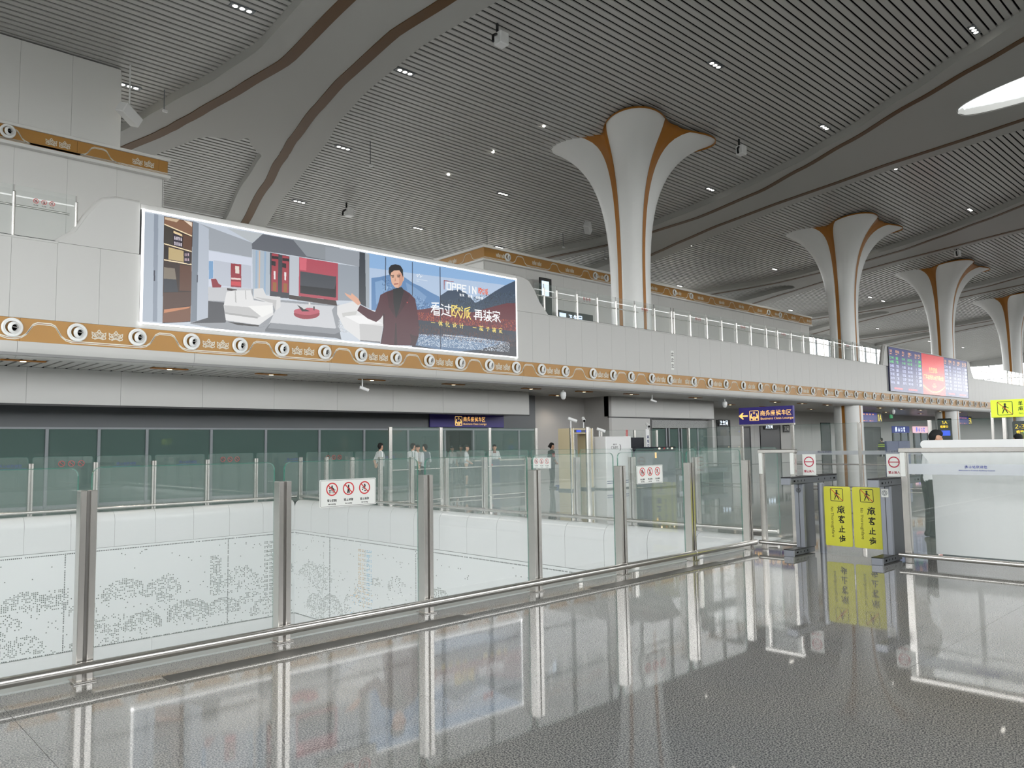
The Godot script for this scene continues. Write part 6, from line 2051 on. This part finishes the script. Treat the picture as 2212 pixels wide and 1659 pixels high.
func right_side() -> void:
	# rear wall of the lower hall with its doorways
	var w := struct("wall_hall_rear", bx(Vector3(38.95, 0, -29.25), Vector3(X1, 4.1, -29.05)), M.panel_joint)
	var x := 38.95
	while x < 112.0:
		obj("panel", bx(Vector3(x + 0.003, 0.02, -29.06), Vector3(x + 1.797, 4.05, -29.0), 0.003), M.panel, w)
		x += 1.8
	for q in [[46.6, 48.2, 2.95], [49.8, 50.9, 2.6], [52.4, 55.3, 2.7], [62.2, 63.8, 2.9], [70.4, 74.2, 2.6]]:
		obj("doorway", bx(Vector3(q[0], 0, -29.05), Vector3(q[1], q[2], -28.97)), mat(rgb8(72, 74, 76), 0.25), w)
		obj("door_frame", bx(Vector3(q[0] - 0.06, 0, -29.0), Vector3(q[0], q[2] + 0.06, -28.94)), M.dark, w)
		obj("door_frame", bx(Vector3(q[1], 0, -29.0), Vector3(q[1] + 0.06, q[2] + 0.06, -28.94)), M.dark, w)
		obj("door_head", bx(Vector3(q[0] - 0.06, q[2], -29.0), Vector3(q[1] + 0.06, q[2] + 0.2, -28.94)), M.dark, w)
	var lit := glow(Color(0.9, 0.95, 1.0), 1.2)
	for q in [[46.7, 2.7, 1.4, "卫生间", "lit white washroom sign in the first dark doorway beside the office"], [52.9, 2.5, 1.9, "卫生间", "lit pale washroom sign in the wide dark doorway under the purple sign"]]:
		var s := thing("doorway_sign", q[4], "sign", Vector3(q[0], q[1], -28.9))
		obj("case", bx(Vector3(0, 0, -0.04), Vector3(q[2], 0.46, 0.0), 0.01), M.dark, s)
		var t := MB.new()
		words(t, q[3], 0.15, 0.1, 0.3, 0.04, 0.0, 0.006, Transform3D(), 1.2)
		obj("characters", t, lit, s)
	var bs := thing("black_wall_sign", "small black wall sign with white characters right of the washrooms", "sign", Vector3(55.8, 2.3, -28.95))
	obj("case", bx(Vector3(0, 0, -0.04), Vector3(1.0, 0.62, 0.0), 0.01), M.dark, bs)
	var bt := MB.new()
	words(bt, "卫间", 0.14, 0.14, 0.34, 0.045, 0.0, 0.006)
	obj("characters", bt, M.sign_white, bs)
	# gate boards
	var im := Image.create(512, 96, false, Image.FORMAT_RGB8)
	im.fill(rgb8(14, 22, 110))
	for i in 6:
		im.fill_rect(Rect2i(16 + i * 60, 12, 34, 12), rgb8(214, 140, 110))
		im.fill_rect(Rect2i(16 + i * 60, 78, 40 if i % 2 == 0 else 16, 9), rgb8(214, 130, 90))
	im.fill_rect(Rect2i(410, 0, 102, 96), rgb8(10, 10, 14))
	iletters(im, "1A", 424, 20, 60, 9.0, rgb8(250, 224, 40), 0.62)
	var b := thing("gate_board", "blue led board with yellow 1A hanging under the balcony behind column", "screen", Vector3(59.6, 3.0, -25.0))
	var e := MB.new()
	e.quv(Vector3(0, 0, 0.0), Vector3(4.9, 0, 0.0), Vector3(4.9, 0.76, 0.0), Vector3(0, 0.76, 0.0))
	obj("display", e, lit_print(im, 1.0), b)
	obj("case", bx(Vector3(-0.03, -0.03, -0.15), Vector3(4.93, 0.79, -0.005)), M.dark, b)
	for q in [[1.0], [3.9]]:
		obj("hanger", bx(Vector3(q[0], 0.79, -0.1), Vector3(q[0] + 0.05, 0.95, -0.05)), M.steel, b)
	var im2 := im.duplicate()
	im2.fill_rect(Rect2i(410, 0, 102, 96), rgb8(10, 10, 14))
	iletters(im2, "3A", 424, 20, 60, 9.0, rgb8(250, 224, 40), 0.62)
	var b2 := thing("gate_board", "blue led board with yellow 3A farther under the balcony", "screen", Vector3(82.0, 3.0, -25.0))
	obj("display", e, lit_print(im2, 1.0), b2)
	obj("case", bx(Vector3(-0.03, -0.03, -0.15), Vector3(4.93, 0.79, -0.005)), M.dark, b2)
	for q in [[1.0], [3.9]]:
		obj("hanger", bx(Vector3(q[0], 0.79, -0.1), Vector3(q[0] + 0.05, 0.95, -0.05)), M.steel, b2)
	# black totems that name the ticket gates
	for q in [["1A", Vector3(60.0, 0, -19.45), 0.9, 3.05, 1.4, "black totem reading 1A above the bald head, beyond the glass"], ["2-3A", Vector3(40.0, 0, -9.9), 0.75, 2.34, 1.2, "black totem reading 2-3A at the right edge of the view"]]:
		var t := thing("gate_totem", q[5], "sign", q[1], -PI / 2)
		var p := MB.new()
		p.prism(rrect(0, 0.0, q[2], q[3], 0.06, 4), -0.12, 0.0)
		obj("body", p, M.dark, t)
		var yl := glow(rgb8(250, 214, 40), 1.1)
		latin(t, "lettering", q[0], q[2] * 0.24, yl, Vector3(q[2] * 0.5, q[3] - q[2] * 0.32, 0.0), HORIZONTAL_ALIGNMENT_CENTER, 1.1)
		var c := MB.new()
		words(c, "检票口", q[2] * 0.2, q[3] - q[2] * 0.72, q[2] * 0.17, q[2] * 0.025, 0.0, 0.004)
		obj("characters", c, yl, t)
		obj("display", bx(Vector3(q[2] * 0.12, q[3] - q[2] * 1.35, 0.0), Vector3(q[2] * 0.88, q[3] - q[2] * 0.95, 0.006)), glow(rgb8(50, 90, 230), 0.9), t)
	# shop fronts
	for q in [[77.0, 81.2, rgb8(40, 48, 120), Color(0.9, 0.94, 1.0), "dark blue lit shop sign with white characters, far under the balcony"], [82.3, 86.4, rgb8(250, 200, 214), rgb8(60, 110, 200), "pink and blue lit shop sign, far under the balcony"]]:
		var s := thing("shop_front", q[4], "shop sign", Vector3(q[0], 0, -28.9))
		obj("lightbox", bx(Vector3(0, 2.26, -0.1), Vector3(q[1] - q[0], 2.9, 0.0), 0.02), glow(q[2], 0.9), s)
		var t := MB.new()
		words(t, "佛山口客", 0.6, 2.38, 0.42, 0.06, 0.0, 0.01, Transform3D(), 1.6)
		obj("characters", t, glow(q[3], 1.0), s)
		for k in 3:
			obj("door_frame", bx(Vector3(k * 1.9, 0, -0.1), Vector3(k * 1.9 + 0.3, 2.26, -0.02)), M.dark, s)
		for k in 2:
			obj("door_pane", bx(Vector3(0.3 + k * 1.9, 0, -0.1), Vector3(1.9 + k * 1.9, 2.2, -0.08)), mat(rgb8(150, 158, 168), 0.2), s)
	var bp := thing("blue_hoarding", "dark blue hoarding standing beyond the gates, behind the no-entry board", "hoarding", Vector3(39.1, 0, -15.0))
	obj("panel", bx(Vector3(0, 0.0, -0.1), Vector3(1.5, 1.54, 0.0), 0.01), mat(rgb8(46, 58, 110), 0.4), bp)
	obj("panel", bx(Vector3(1.52, 0.0, -0.1), Vector3(3.0, 1.54, 0.0), 0.01), mat(rgb8(46, 58, 110), 0.4), bp)
	obj("brace", bx(Vector3(0.0, 0.0, -0.5), Vector3(0.05, 0.8, -0.1)), M.steel, bp)
	# white service counter far right beyond, and a gate with green light
	var tg := thing("far_ticket_gate", "far ticket gate with green light and olive panel beyond the service desk", "gate", Vector3(38.0, 0, -8.6), -PI / 2)
	obj("cabinet", bx(Vector3(-0.9, 0, -0.2), Vector3(0.3, 1.5, 0.0), 0.03), M.white, tg)
	obj("olive_panel", bx(Vector3(-0.55, 0.9, 0.0), Vector3(-0.2, 1.85, 0.02)), mat(rgb8(140, 140, 60), 0.5), tg)
	obj("green_light", bx(Vector3(-0.4, 1.8, 0.02), Vector3(0.0, 1.86, 0.04)), glow(rgb8(90, 230, 140), 1.0), tg)
	var ex := thing("exit_sign", "small green running-man exit sign under the balcony right of the 1A board", "sign", Vector3(66.0, 3.35, -24.9))
	obj("case", bx(Vector3(0, 0, -0.08), Vector3(0.5, 0.3, 0.0), 0.01), glow(rgb8(40, 150, 90), 0.5), ex)
	walker_plain(ex, 0.25, 0.15, 0.11)
	obj("hanger", bx(Vector3(0.23, 0.3, -0.06), Vector3(0.27, 0.62, -0.02)), M.steel, ex)

func walker_plain(parent: Node, cx: float, cy: float, r: float) -> void:
	var b := MB.new()
	b.prism(ring2(cx, cy + r * 0.8, r * 0.2, 8).slice(0, 8), 0.0, 0.004)
	for l in [[0.0, 0.5, -0.05, -0.1], [-0.05, -0.1, -0.4, -0.8], [-0.05, -0.1, 0.35, -0.6], [0.0, 0.4, 0.45, 0.1], [0.0, 0.4, -0.4, 0.15]]:
		b.stroke(P2([cx + l[0] * r, cy + l[1] * r, cx + l[2] * r, cy + l[3] * r]), r * 0.25, 0.0, 0.004)
	obj("running_figure", b, M.sign_white, parent)

# ---- people: a field of tapered capsules meshed as surface nets ----
func person(label: String, at: Vector3, turn: float, h: float, o: Dictionary) -> void:
	var root := thing("person", label, "person", at, turn)
	var s := h / 1.75
	var bones := [] # a, b, ra, rb, tag
	var lean: float = o.get("lean", 0.0)
	var T := func(x: float, y: float, z: float) -> Vector3:
		return Vector3(x, y, z + lean * maxf(0.0, y - 0.9)) * s
	var add := func(a: Vector3, b: Vector3, ra: float, rb: float, t: int) -> void:
		bones.append([a, b, ra * s, rb * s, t])
	var slim: float = o.get("slim", 1.0)
	# 0 skin, 1 top, 2 bottom, 3 shoes
	for m in [-1.0, 1.0]:
		add.call(T.call(0.065 * m, 0.96, 0.0), T.call(0.085 * m * slim, 1.32, 0.0), 0.108 * slim, 0.116 * slim, 1)
		add.call(T.call(0.03 * m, 1.42, -0.01), T.call(0.165 * m * slim, 1.405, -0.01), 0.062, 0.062, 1)
	add.call(T.call(0, 0.93, 0), T.call(0, 1.0, 0.0), 0.125, 0.125, 2)
	add.call(T.call(0, 1.43, -0.005), T.call(0, 1.53, 0.01), 0.056, 0.05, 0)
	var hy: float = o.get("head_turn", 0.0)
	var hd := func(x: float, y: float, z: float) -> Vector3:
		return T.call(x * cos(hy) + z * sin(hy), y, -x * sin(hy) + z * cos(hy) + 0.012)
	add.call(hd.call(0, 1.585, 0.022), hd.call(0, 1.66, 0.0), 0.07, 0.089, 0)
	add.call(hd.call(0, 1.545, 0.05), hd.call(0, 1.57, 0.05), 0.036, 0.045, 0)
	add.call(hd.call(0, 1.625, 0.09), hd.call(0, 1.60, 0.102), 0.011, 0.017, 0)
	for m in [-1.0, 1.0]:
		add.call(hd.call(0.086 * m, 1.625, -0.005), hd.call(0.088 * m, 1.60, 0.0), 0.017, 0.013, 0)
	var stride: float = o.get("stride", 0.0)
	var skirt: bool = o.get("skirt", false)
	for m in [-1.0, 1.0]:
		var f: float = stride * m
		var knee: Vector3 = T.call(0.09 * m, 0.5, 0.02 + f * 0.5)
		var ankle: Vector3 = T.call(0.092 * m, 0.09 + (0.03 if f < 0 else 0.0), -0.01 + f)
		add.call(T.call(0.085 * m, 0.92, 0), knee, 0.086, 0.058 if not skirt else 0.05, 2 if not skirt else 0)
		add.call(knee, ankle, 0.056 if not skirt else 0.048, 0.042 if not skirt else 0.032, 2 if not skirt else 0)
		add.call(T.call(0.092 * m, 0.045, -0.035 + f), T.call(0.105 * m, 0.032, 0.13 + f), 0.043, 0.03, 3)
	if skirt:
		add.call(T.call(0, 0.9, 0), T.call(0, 0.55, 0.01), 0.15, 0.165, 2)
	for m in [-1.0, 1.0]:
		var sh: Vector3 = T.call(0.185 * m * slim, 1.395, -0.01)
		var el: Vector3 = T.call(0.245 * m, 1.13, -0.03)
		var wr: Vector3 = T.call(0.25 * m, 0.9, 0.05)
		match o.get("arms", "side"):
			"behind":
				el = T.call(0.26 * m, 1.14, -0.1)
				wr = T.call(0.05 * m, 0.98, -0.16)
			"clasp":
				el = T.call(0.25 * m, 1.12, -0.02)
				wr = T.call(0.05 * m, 1.0, 0.16)
			"desk":
				el = T.call(0.24 * m, 1.13, 0.04)
				wr = T.call(0.12 * m, 1.06, 0.26)
			"talk":
				if m > 0:
					el = T.call(0.26, 1.13, 0.05)
					wr = T.call(0.16, 1.16, 0.28)
		add.call(sh, el, 0.057, 0.044, 1)
		var long: bool = o.get("long", false)
		add.call(el, wr, 0.042, 0.029, 1 if long else 0)
		var d: Vector3 = (wr - el).normalized()
		var side: Vector3 = d.cross(Vector3(0, 0, 1) if absf(d.z) < 0.8 else Vector3(1, 0, 0)).normalized()
		add.call(wr, wr + d * 0.07 * s, 0.03, 0.033, 0)
		for k in 4:
			var root_k: Vector3 = wr + d * 0.075 * s + side * (k - 1.5) * 0.019 * s
			add.call(root_k, root_k + d * [0.06, 0.072, 0.068, 0.05][k] * s + Vector3(0, 0, 0.012), 0.011, 0.009, 0)
		add.call(wr + d * 0.02 * s, wr + d * 0.06 * s + side * -0.05 * s * m, 0.013, 0.011, 0)
	body_mesh(root, "body", bones, 0.017, o, s, 0.03)
	# hair as a shell over the skull
	var hair := []
	var put := func(a: Vector3, b: Vector3, ra: float, rb: float) -> void:
		hair.append([a, b, ra * s, rb * s, 4])
	put.call(hd.call(0, 1.685, -0.012), hd.call(0, 1.66, -0.035), 0.088, 0.082)
	put.call(hd.call(-0.03, 1.70, 0.03), hd.call(0.03, 1.70, 0.03), 0.056, 0.056)
	put.call(hd.call(0, 1.64, -0.055), hd.call(0, 1.58, -0.05), 0.06, 0.045)
	if o.get("bun", false):
		put.call(hd.call(0, 1.63, -0.12), hd.call(0, 1.62, -0.125), 0.04, 0.04)
	body_mesh(root, "hair", hair, 0.013, o, s, 0.02)
	# eyes, brows and mouth, set on the face
	var face := MB.new()
	for m in [-1.0, 1.0]:
		var e: Vector3 = hd.call(0.033 * m, 1.635, 0.088)
		face.box(e - Vector3(0.012, 0.005, 0.006) * s, e + Vector3(0.012, 0.005, 0.006) * s)
		var b: Vector3 = hd.call(0.034 * m, 1.657, 0.086)
		face.box(b - Vector3(0.016, 0.003, 0.006) * s, b + Vector3(0.016, 0.003, 0.006) * s)
	obj("eyes", face, M.ink, root)
	var mo := MB.new()
	var mp: Vector3 = hd.call(0, 1.562, 0.093)
	mo.box(mp - Vector3(0.02, 0.004, 0.006) * s, mp + Vector3(0.02, 0.004, 0.006) * s)
	obj("mouth", mo, mat(rgb8(160, 90, 84), 0.5), root)

func body_mesh(root: Node3D, called: String, bones: Array, cell: float, o: Dictionary, s: float, k: float) -> void:
	var lo := Vector3.INF
	var hi := -Vector3.INF
	for b in bones:
		for e in 2:
			var r: float = b[2 + e] + cell * 2.5
			lo = lo.min(b[e] - Vector3(r, r, r))
			hi = hi.max(b[e] + Vector3(r, r, r))
	var nx := int((hi.x - lo.x) / cell) + 2
	var ny := int((hi.y - lo.y) / cell) + 2
	var nz := int((hi.z - lo.z) / cell) + 2
	var field := PackedFloat32Array()
	field.resize(nx * ny * nz)
	field.fill(1.0)
	var who := PackedInt32Array()
	who.resize(nx * ny * nz)
	var best := PackedFloat32Array()
	best.resize(nx * ny * nz)
	best.fill(9.0)
	for b in bones:
		var A: Vector3 = b[0]
		var B: Vector3 = b[1]
		var ra: float = b[2]
		var rb: float = b[3]
		var pad := maxf(ra, rb) + k + cell
		var p0 := (A.min(B) - Vector3(pad, pad, pad) - lo) / cell
		var p1 := (A.max(B) + Vector3(pad, pad, pad) - lo) / cell
		var ab := B - A
		var l2 := maxf(ab.length_squared(), 1e-9)
		for z in range(maxi(0, int(p0.z)), mini(nz, int(p1.z) + 2)):
			for y in range(maxi(0, int(p0.y)), mini(ny, int(p1.y) + 2)):
				var at := (z * ny + y) * nx
				for x in range(maxi(0, int(p0.x)), mini(nx, int(p1.x) + 2)):
					var p := lo + Vector3(x, y, z) * cell
					var t := clampf((p - A).dot(ab) / l2, 0.0, 1.0)
					var d := (p - A - ab * t).length() - lerpf(ra, rb, t)
					if d < best[at + x]:
						best[at + x] = d
						who[at + x] = b[4]
					var f := field[at + x]
					var m := maxf(k - absf(f - d), 0.0) / k
					field[at + x] = minf(f, d) - m * m * k * 0.25
	var index := {}
	var pts := PackedVector3Array()
	var cols := PackedColorArray()
	var edges := [[0, 1], [2, 3], [4, 5], [6, 7], [0, 2], [1, 3], [4, 6], [5, 7], [0, 4], [1, 5], [2, 6], [3, 7]]
	var off := []
	for c in 8:
		off.append((c >> 2) * ny * nx + ((c >> 1) & 1) * nx + (c & 1))
	for z in nz - 1:
		for y in ny - 1:
			for x in nx - 1:
				var at := (z * ny + y) * nx + x
				var f0 := field[at]
				if absf(f0) > cell * 3.0:
					continue
				var mask := 0
				for c in 8:
					if field[at + off[c]] < 0.0:
						mask |= 1 << c
				if mask == 0 or mask == 255:
					continue
				var sum := Vector3.ZERO
				var n := 0
				for e in edges:
					var a: int = e[0]
					var b: int = e[1]
					if ((mask >> a) & 1) != ((mask >> b) & 1):
						var fa := field[at + off[a]]
						var fb := field[at + off[b]]
						var t := fa / (fa - fb)
						sum += Vector3(a & 1, (a >> 1) & 1, a >> 2).lerp(Vector3(b & 1, (b >> 1) & 1, b >> 2), t)
						n += 1
				index[at] = pts.size()
				var p := lo + (Vector3(x, y, z) + sum / n) * cell
				pts.append(p)
				cols.append(person_colour(who[at], p, o, s))
	var idx := PackedInt32Array()
	var step := [1, nx, ny * nx]
	for at in index:
		for ax in 3:
			var u: int = step[(ax + 1) % 3]
			var w: int = step[(ax + 2) % 3]
			var b: int = at + step[ax]
			if (field[at] < 0.0) == (field[b] < 0.0):
				continue
			if not (index.has(at - u) and index.has(at - w) and index.has(at - u - w)):
				continue
			var q := [index[at - u - w], index[at - w], index[at], index[at - u]]
			if field[at] < 0.0:
				idx.append_array([q[0], q[2], q[1], q[0], q[3], q[2]])
			else:
				idx.append_array([q[0], q[1], q[2], q[0], q[2], q[3]])
	var nrm := PackedVector3Array()
	nrm.resize(pts.size())
	for i in range(0, idx.size(), 3):
		var m := (pts[idx[i + 2]] - pts[idx[i]]).cross(pts[idx[i + 1]] - pts[idx[i]])
		for j in 3:
			nrm[idx[i + j]] += m
	for i in nrm.size():
		nrm[i] = nrm[i].normalized()
	var ar := []
	ar.resize(Mesh.ARRAY_MAX)
	ar[Mesh.ARRAY_VERTEX] = pts
	ar[Mesh.ARRAY_NORMAL] = nrm
	ar[Mesh.ARRAY_COLOR] = cols
	ar[Mesh.ARRAY_INDEX] = idx
	var mesh := ArrayMesh.new()
	mesh.add_surface_from_arrays(Mesh.PRIMITIVE_TRIANGLES, ar)
	if not M.has("cloth"):
		M.cloth = mat(Color.WHITE, 0.75)
		M.cloth.vertex_color_use_as_albedo = true
	obj(called, mesh, M.cloth, root)

func person_colour(t: int, p: Vector3, o: Dictionary, s: float) -> Color:
	var y := p.y / s
	var c: Color
	match t:
		0:
			c = o.get("skin", rgb8(214, 168, 142))
			if o.get("skirt", false) and y < 0.95 and absf(p.x) < 0.16 * s:
				c = rgb8(196, 158, 138)
		1:
			c = o.get("top", rgb8(226, 228, 230))
			if o.has("vest") and absf(p.x) < 0.15 * s and y > 0.95:
				c = o.vest
			if o.get("stripes", false) and (absf(y - 1.30) < 0.03 or absf(y - 1.18) < 0.03):
				c = rgb8(190, 224, 70)
			if o.has("armband") and p.x < -0.17 * s and y > 1.22 and y < 1.34:
				c = o.armband
			if o.has("scarf") and y > 1.36 and absf(p.x) < 0.07 * s and p.z > 0.0:
				c = o.scarf
		2:
			c = o.get("bottom", rgb8(28, 30, 36))
			if y > 0.985:
				c = o.get("belt", c)
		3:
			c = o.get("shoes", rgb8(20, 20, 22))
		_:
			c = o.get("hair", rgb8(24, 22, 22))
	return c.srgb_to_linear()

func people() -> void:
	var white := rgb8(228, 231, 234)
	person("person in white uniform shirt and navy trousers, hands behind the back, leftmost", Vector3(15.75, 0, -23.55), 1.45, 1.76, {"top": white, "bottom": rgb8(52, 60, 84), "arms": "behind", "head_turn": 0.35})
	person("person in white shirt and black trousers talking, seen from the side", Vector3(16.85, 0, -23.1), 1.75, 1.74, {"top": white, "bottom": rgb8(26, 27, 30), "arms": "talk", "stride": 0.06})
	person("person in white shirt half hidden behind the talking one", Vector3(17.75, 0, -24.0), -1.2, 1.68, {"top": white, "bottom": rgb8(26, 27, 30), "arms": "clasp"})
	person("person seen from behind in grey vest over white sleeves", Vector3(17.3, 0, -22.95), 3.3, 1.70, {"top": white, "vest": rgb8(92, 98, 108), "bottom": rgb8(58, 62, 72), "arms": "clasp"})
	person("person in white blouse and dark skirt standing with clasped hands", Vector3(20.4, 0, -24.3), 0.75, 1.66, {"top": white, "bottom": rgb8(40, 46, 54), "skirt": true, "arms": "clasp", "bun": true, "slim": 0.86, "scarf": rgb8(150, 110, 100)})
	person("person in white blouse with neck scarf behind the reception desk", Vector3(22.75, 0, -25.2), -0.75, 1.66, {"top": white, "bottom": rgb8(40, 46, 54), "skirt": true, "arms": "clasp", "bun": true, "slim": 0.86, "scarf": rgb8(150, 90, 84)})
	person("person in white shirt inside the lounge doorway, left of two", Vector3(22.0, 0, -27.2), -0.2, 1.62, {"top": rgb8(210, 208, 206), "bottom": rgb8(40, 40, 44), "arms": "side"})
	person("person in pale shirt inside the lounge doorway, right of two", Vector3(22.75, 0, -27.5), -0.9, 1.66, {"top": rgb8(216, 206, 200), "bottom": rgb8(40, 40, 44), "arms": "side"})
	person("person in black guard uniform with red armband by the metal detector", Vector3(21.05, 0, -20.15), 1.25, 1.68, {"top": rgb8(42, 43, 46), "bottom": rgb8(34, 36, 42), "arms": "clasp", "bun": true, "slim": 0.9, "armband": rgb8(170, 40, 44), "belt": rgb8(20, 20, 20)})
	person("person in dark workwear with lime reflective stripes far behind the gates", Vector3(56.0, 0, -21.8), 2.3, 1.72, {"top": rgb8(34, 38, 46), "bottom": rgb8(30, 32, 38), "stripes": true, "long": true, "stride": 0.14})
	person("person in white shirt and black trousers behind the white service desk", Vector3(13.85, 0, -4.68), 0.7, 1.74, {"lean": 0.2, "top": white, "bottom": rgb8(22, 23, 26), "arms": "desk"})
	person("person at the right edge, only dark hair showing above the counter", Vector3(20.0, 0, -4.85), 2.0, 1.68, {"top": rgb8(70, 74, 80), "bottom": rgb8(40, 42, 48), "arms": "side"})

func small_things() -> void:
	# hanging detectors and cameras on the ceiling
	var list := [[6.59, -30.12, 0.9], [10.48, -30.6, 0.8], [19.43, -29.81, 1.1], [37.0, -34.0, 0.9], [33.0, -37.0, 1.0], [41.5, -34.2, 0.9], [44.0, -33.0, 0.9]]
	for i in list.size():
		var q: Array = list[i]
		var r := thing("hanging_sensor", "thin rod with small sensor hanging from the slatted ceiling", "sensor", Vector3(q[0], ceil_y(q[1]), q[1]), 0.0, "sensors hanging on rods from the ceiling")
		var p := MB.new()
		p.tube([Vector3.ZERO, Vector3(0, -q[2], 0)], 0.02, 6)
		obj("rod", p, M.frame, r)
		obj("sensor", bx(Vector3(-0.05, -q[2] - 0.1, -0.05), Vector3(0.14, -q[2], 0.05), 0.015), M.white, r)
	for q in [[17.9, -19.38, "box-shaped water cannon under the ceiling above the advertisement"], [33.88, -19.25, "box-shaped water cannon under the ceiling right of the nearest column"], [22.55, -37.0, "box-shaped water cannon under the ceiling behind the advertisement"], [66.0, -19.3, "box-shaped water cannon under the ceiling right of the second column"]]:
		var r := thing("fire_cannon", q[2], "fire device", Vector3(q[0], ceil_y(q[1]) - 0.02, q[1]))
		var p := MB.new()
		p.tube([Vector3.ZERO, Vector3(0, -0.3, 0)], 0.05, 8)
		obj("pipe", p, M.dark, r)
		obj("box", bx(Vector3(-0.02, -0.75, -0.2), Vector3(0.4, -0.28, 0.2), 0.04), M.white, r)
		var n := MB.new()
		n.tube([Vector3(-0.05, -0.4, 0), Vector3(-0.25, -0.55, 0.05), Vector3(-0.3, -0.8, 0.1)], 0.05, 8)
		obj("nozzle", n, M.dark, r)
	for q in [[8.9, 13.9, -29.55, "white box loudspeaker on the upper wall at far left"], [36.6, 15.2, -31.5, "white box loudspeaker hanging under the ceiling left of the nearest column"]]:
		var r := thing("loudspeaker", q[3], "loudspeaker", Vector3(q[0], q[1], q[2]), 0.0)
		var o := obj("case", bx(Vector3(-0.45, -0.2, -0.2), Vector3(0.45, 0.2, 0.2), 0.03), M.white, r)
		o.rotation = Vector3(0.3, 0.5, -0.35)
		var p := MB.new()
		p.tube([Vector3.ZERO, Vector3(0, ceil_y(q[2]) - q[1], 0)], 0.03, 6)
		obj("bracket", p, M.white, r)
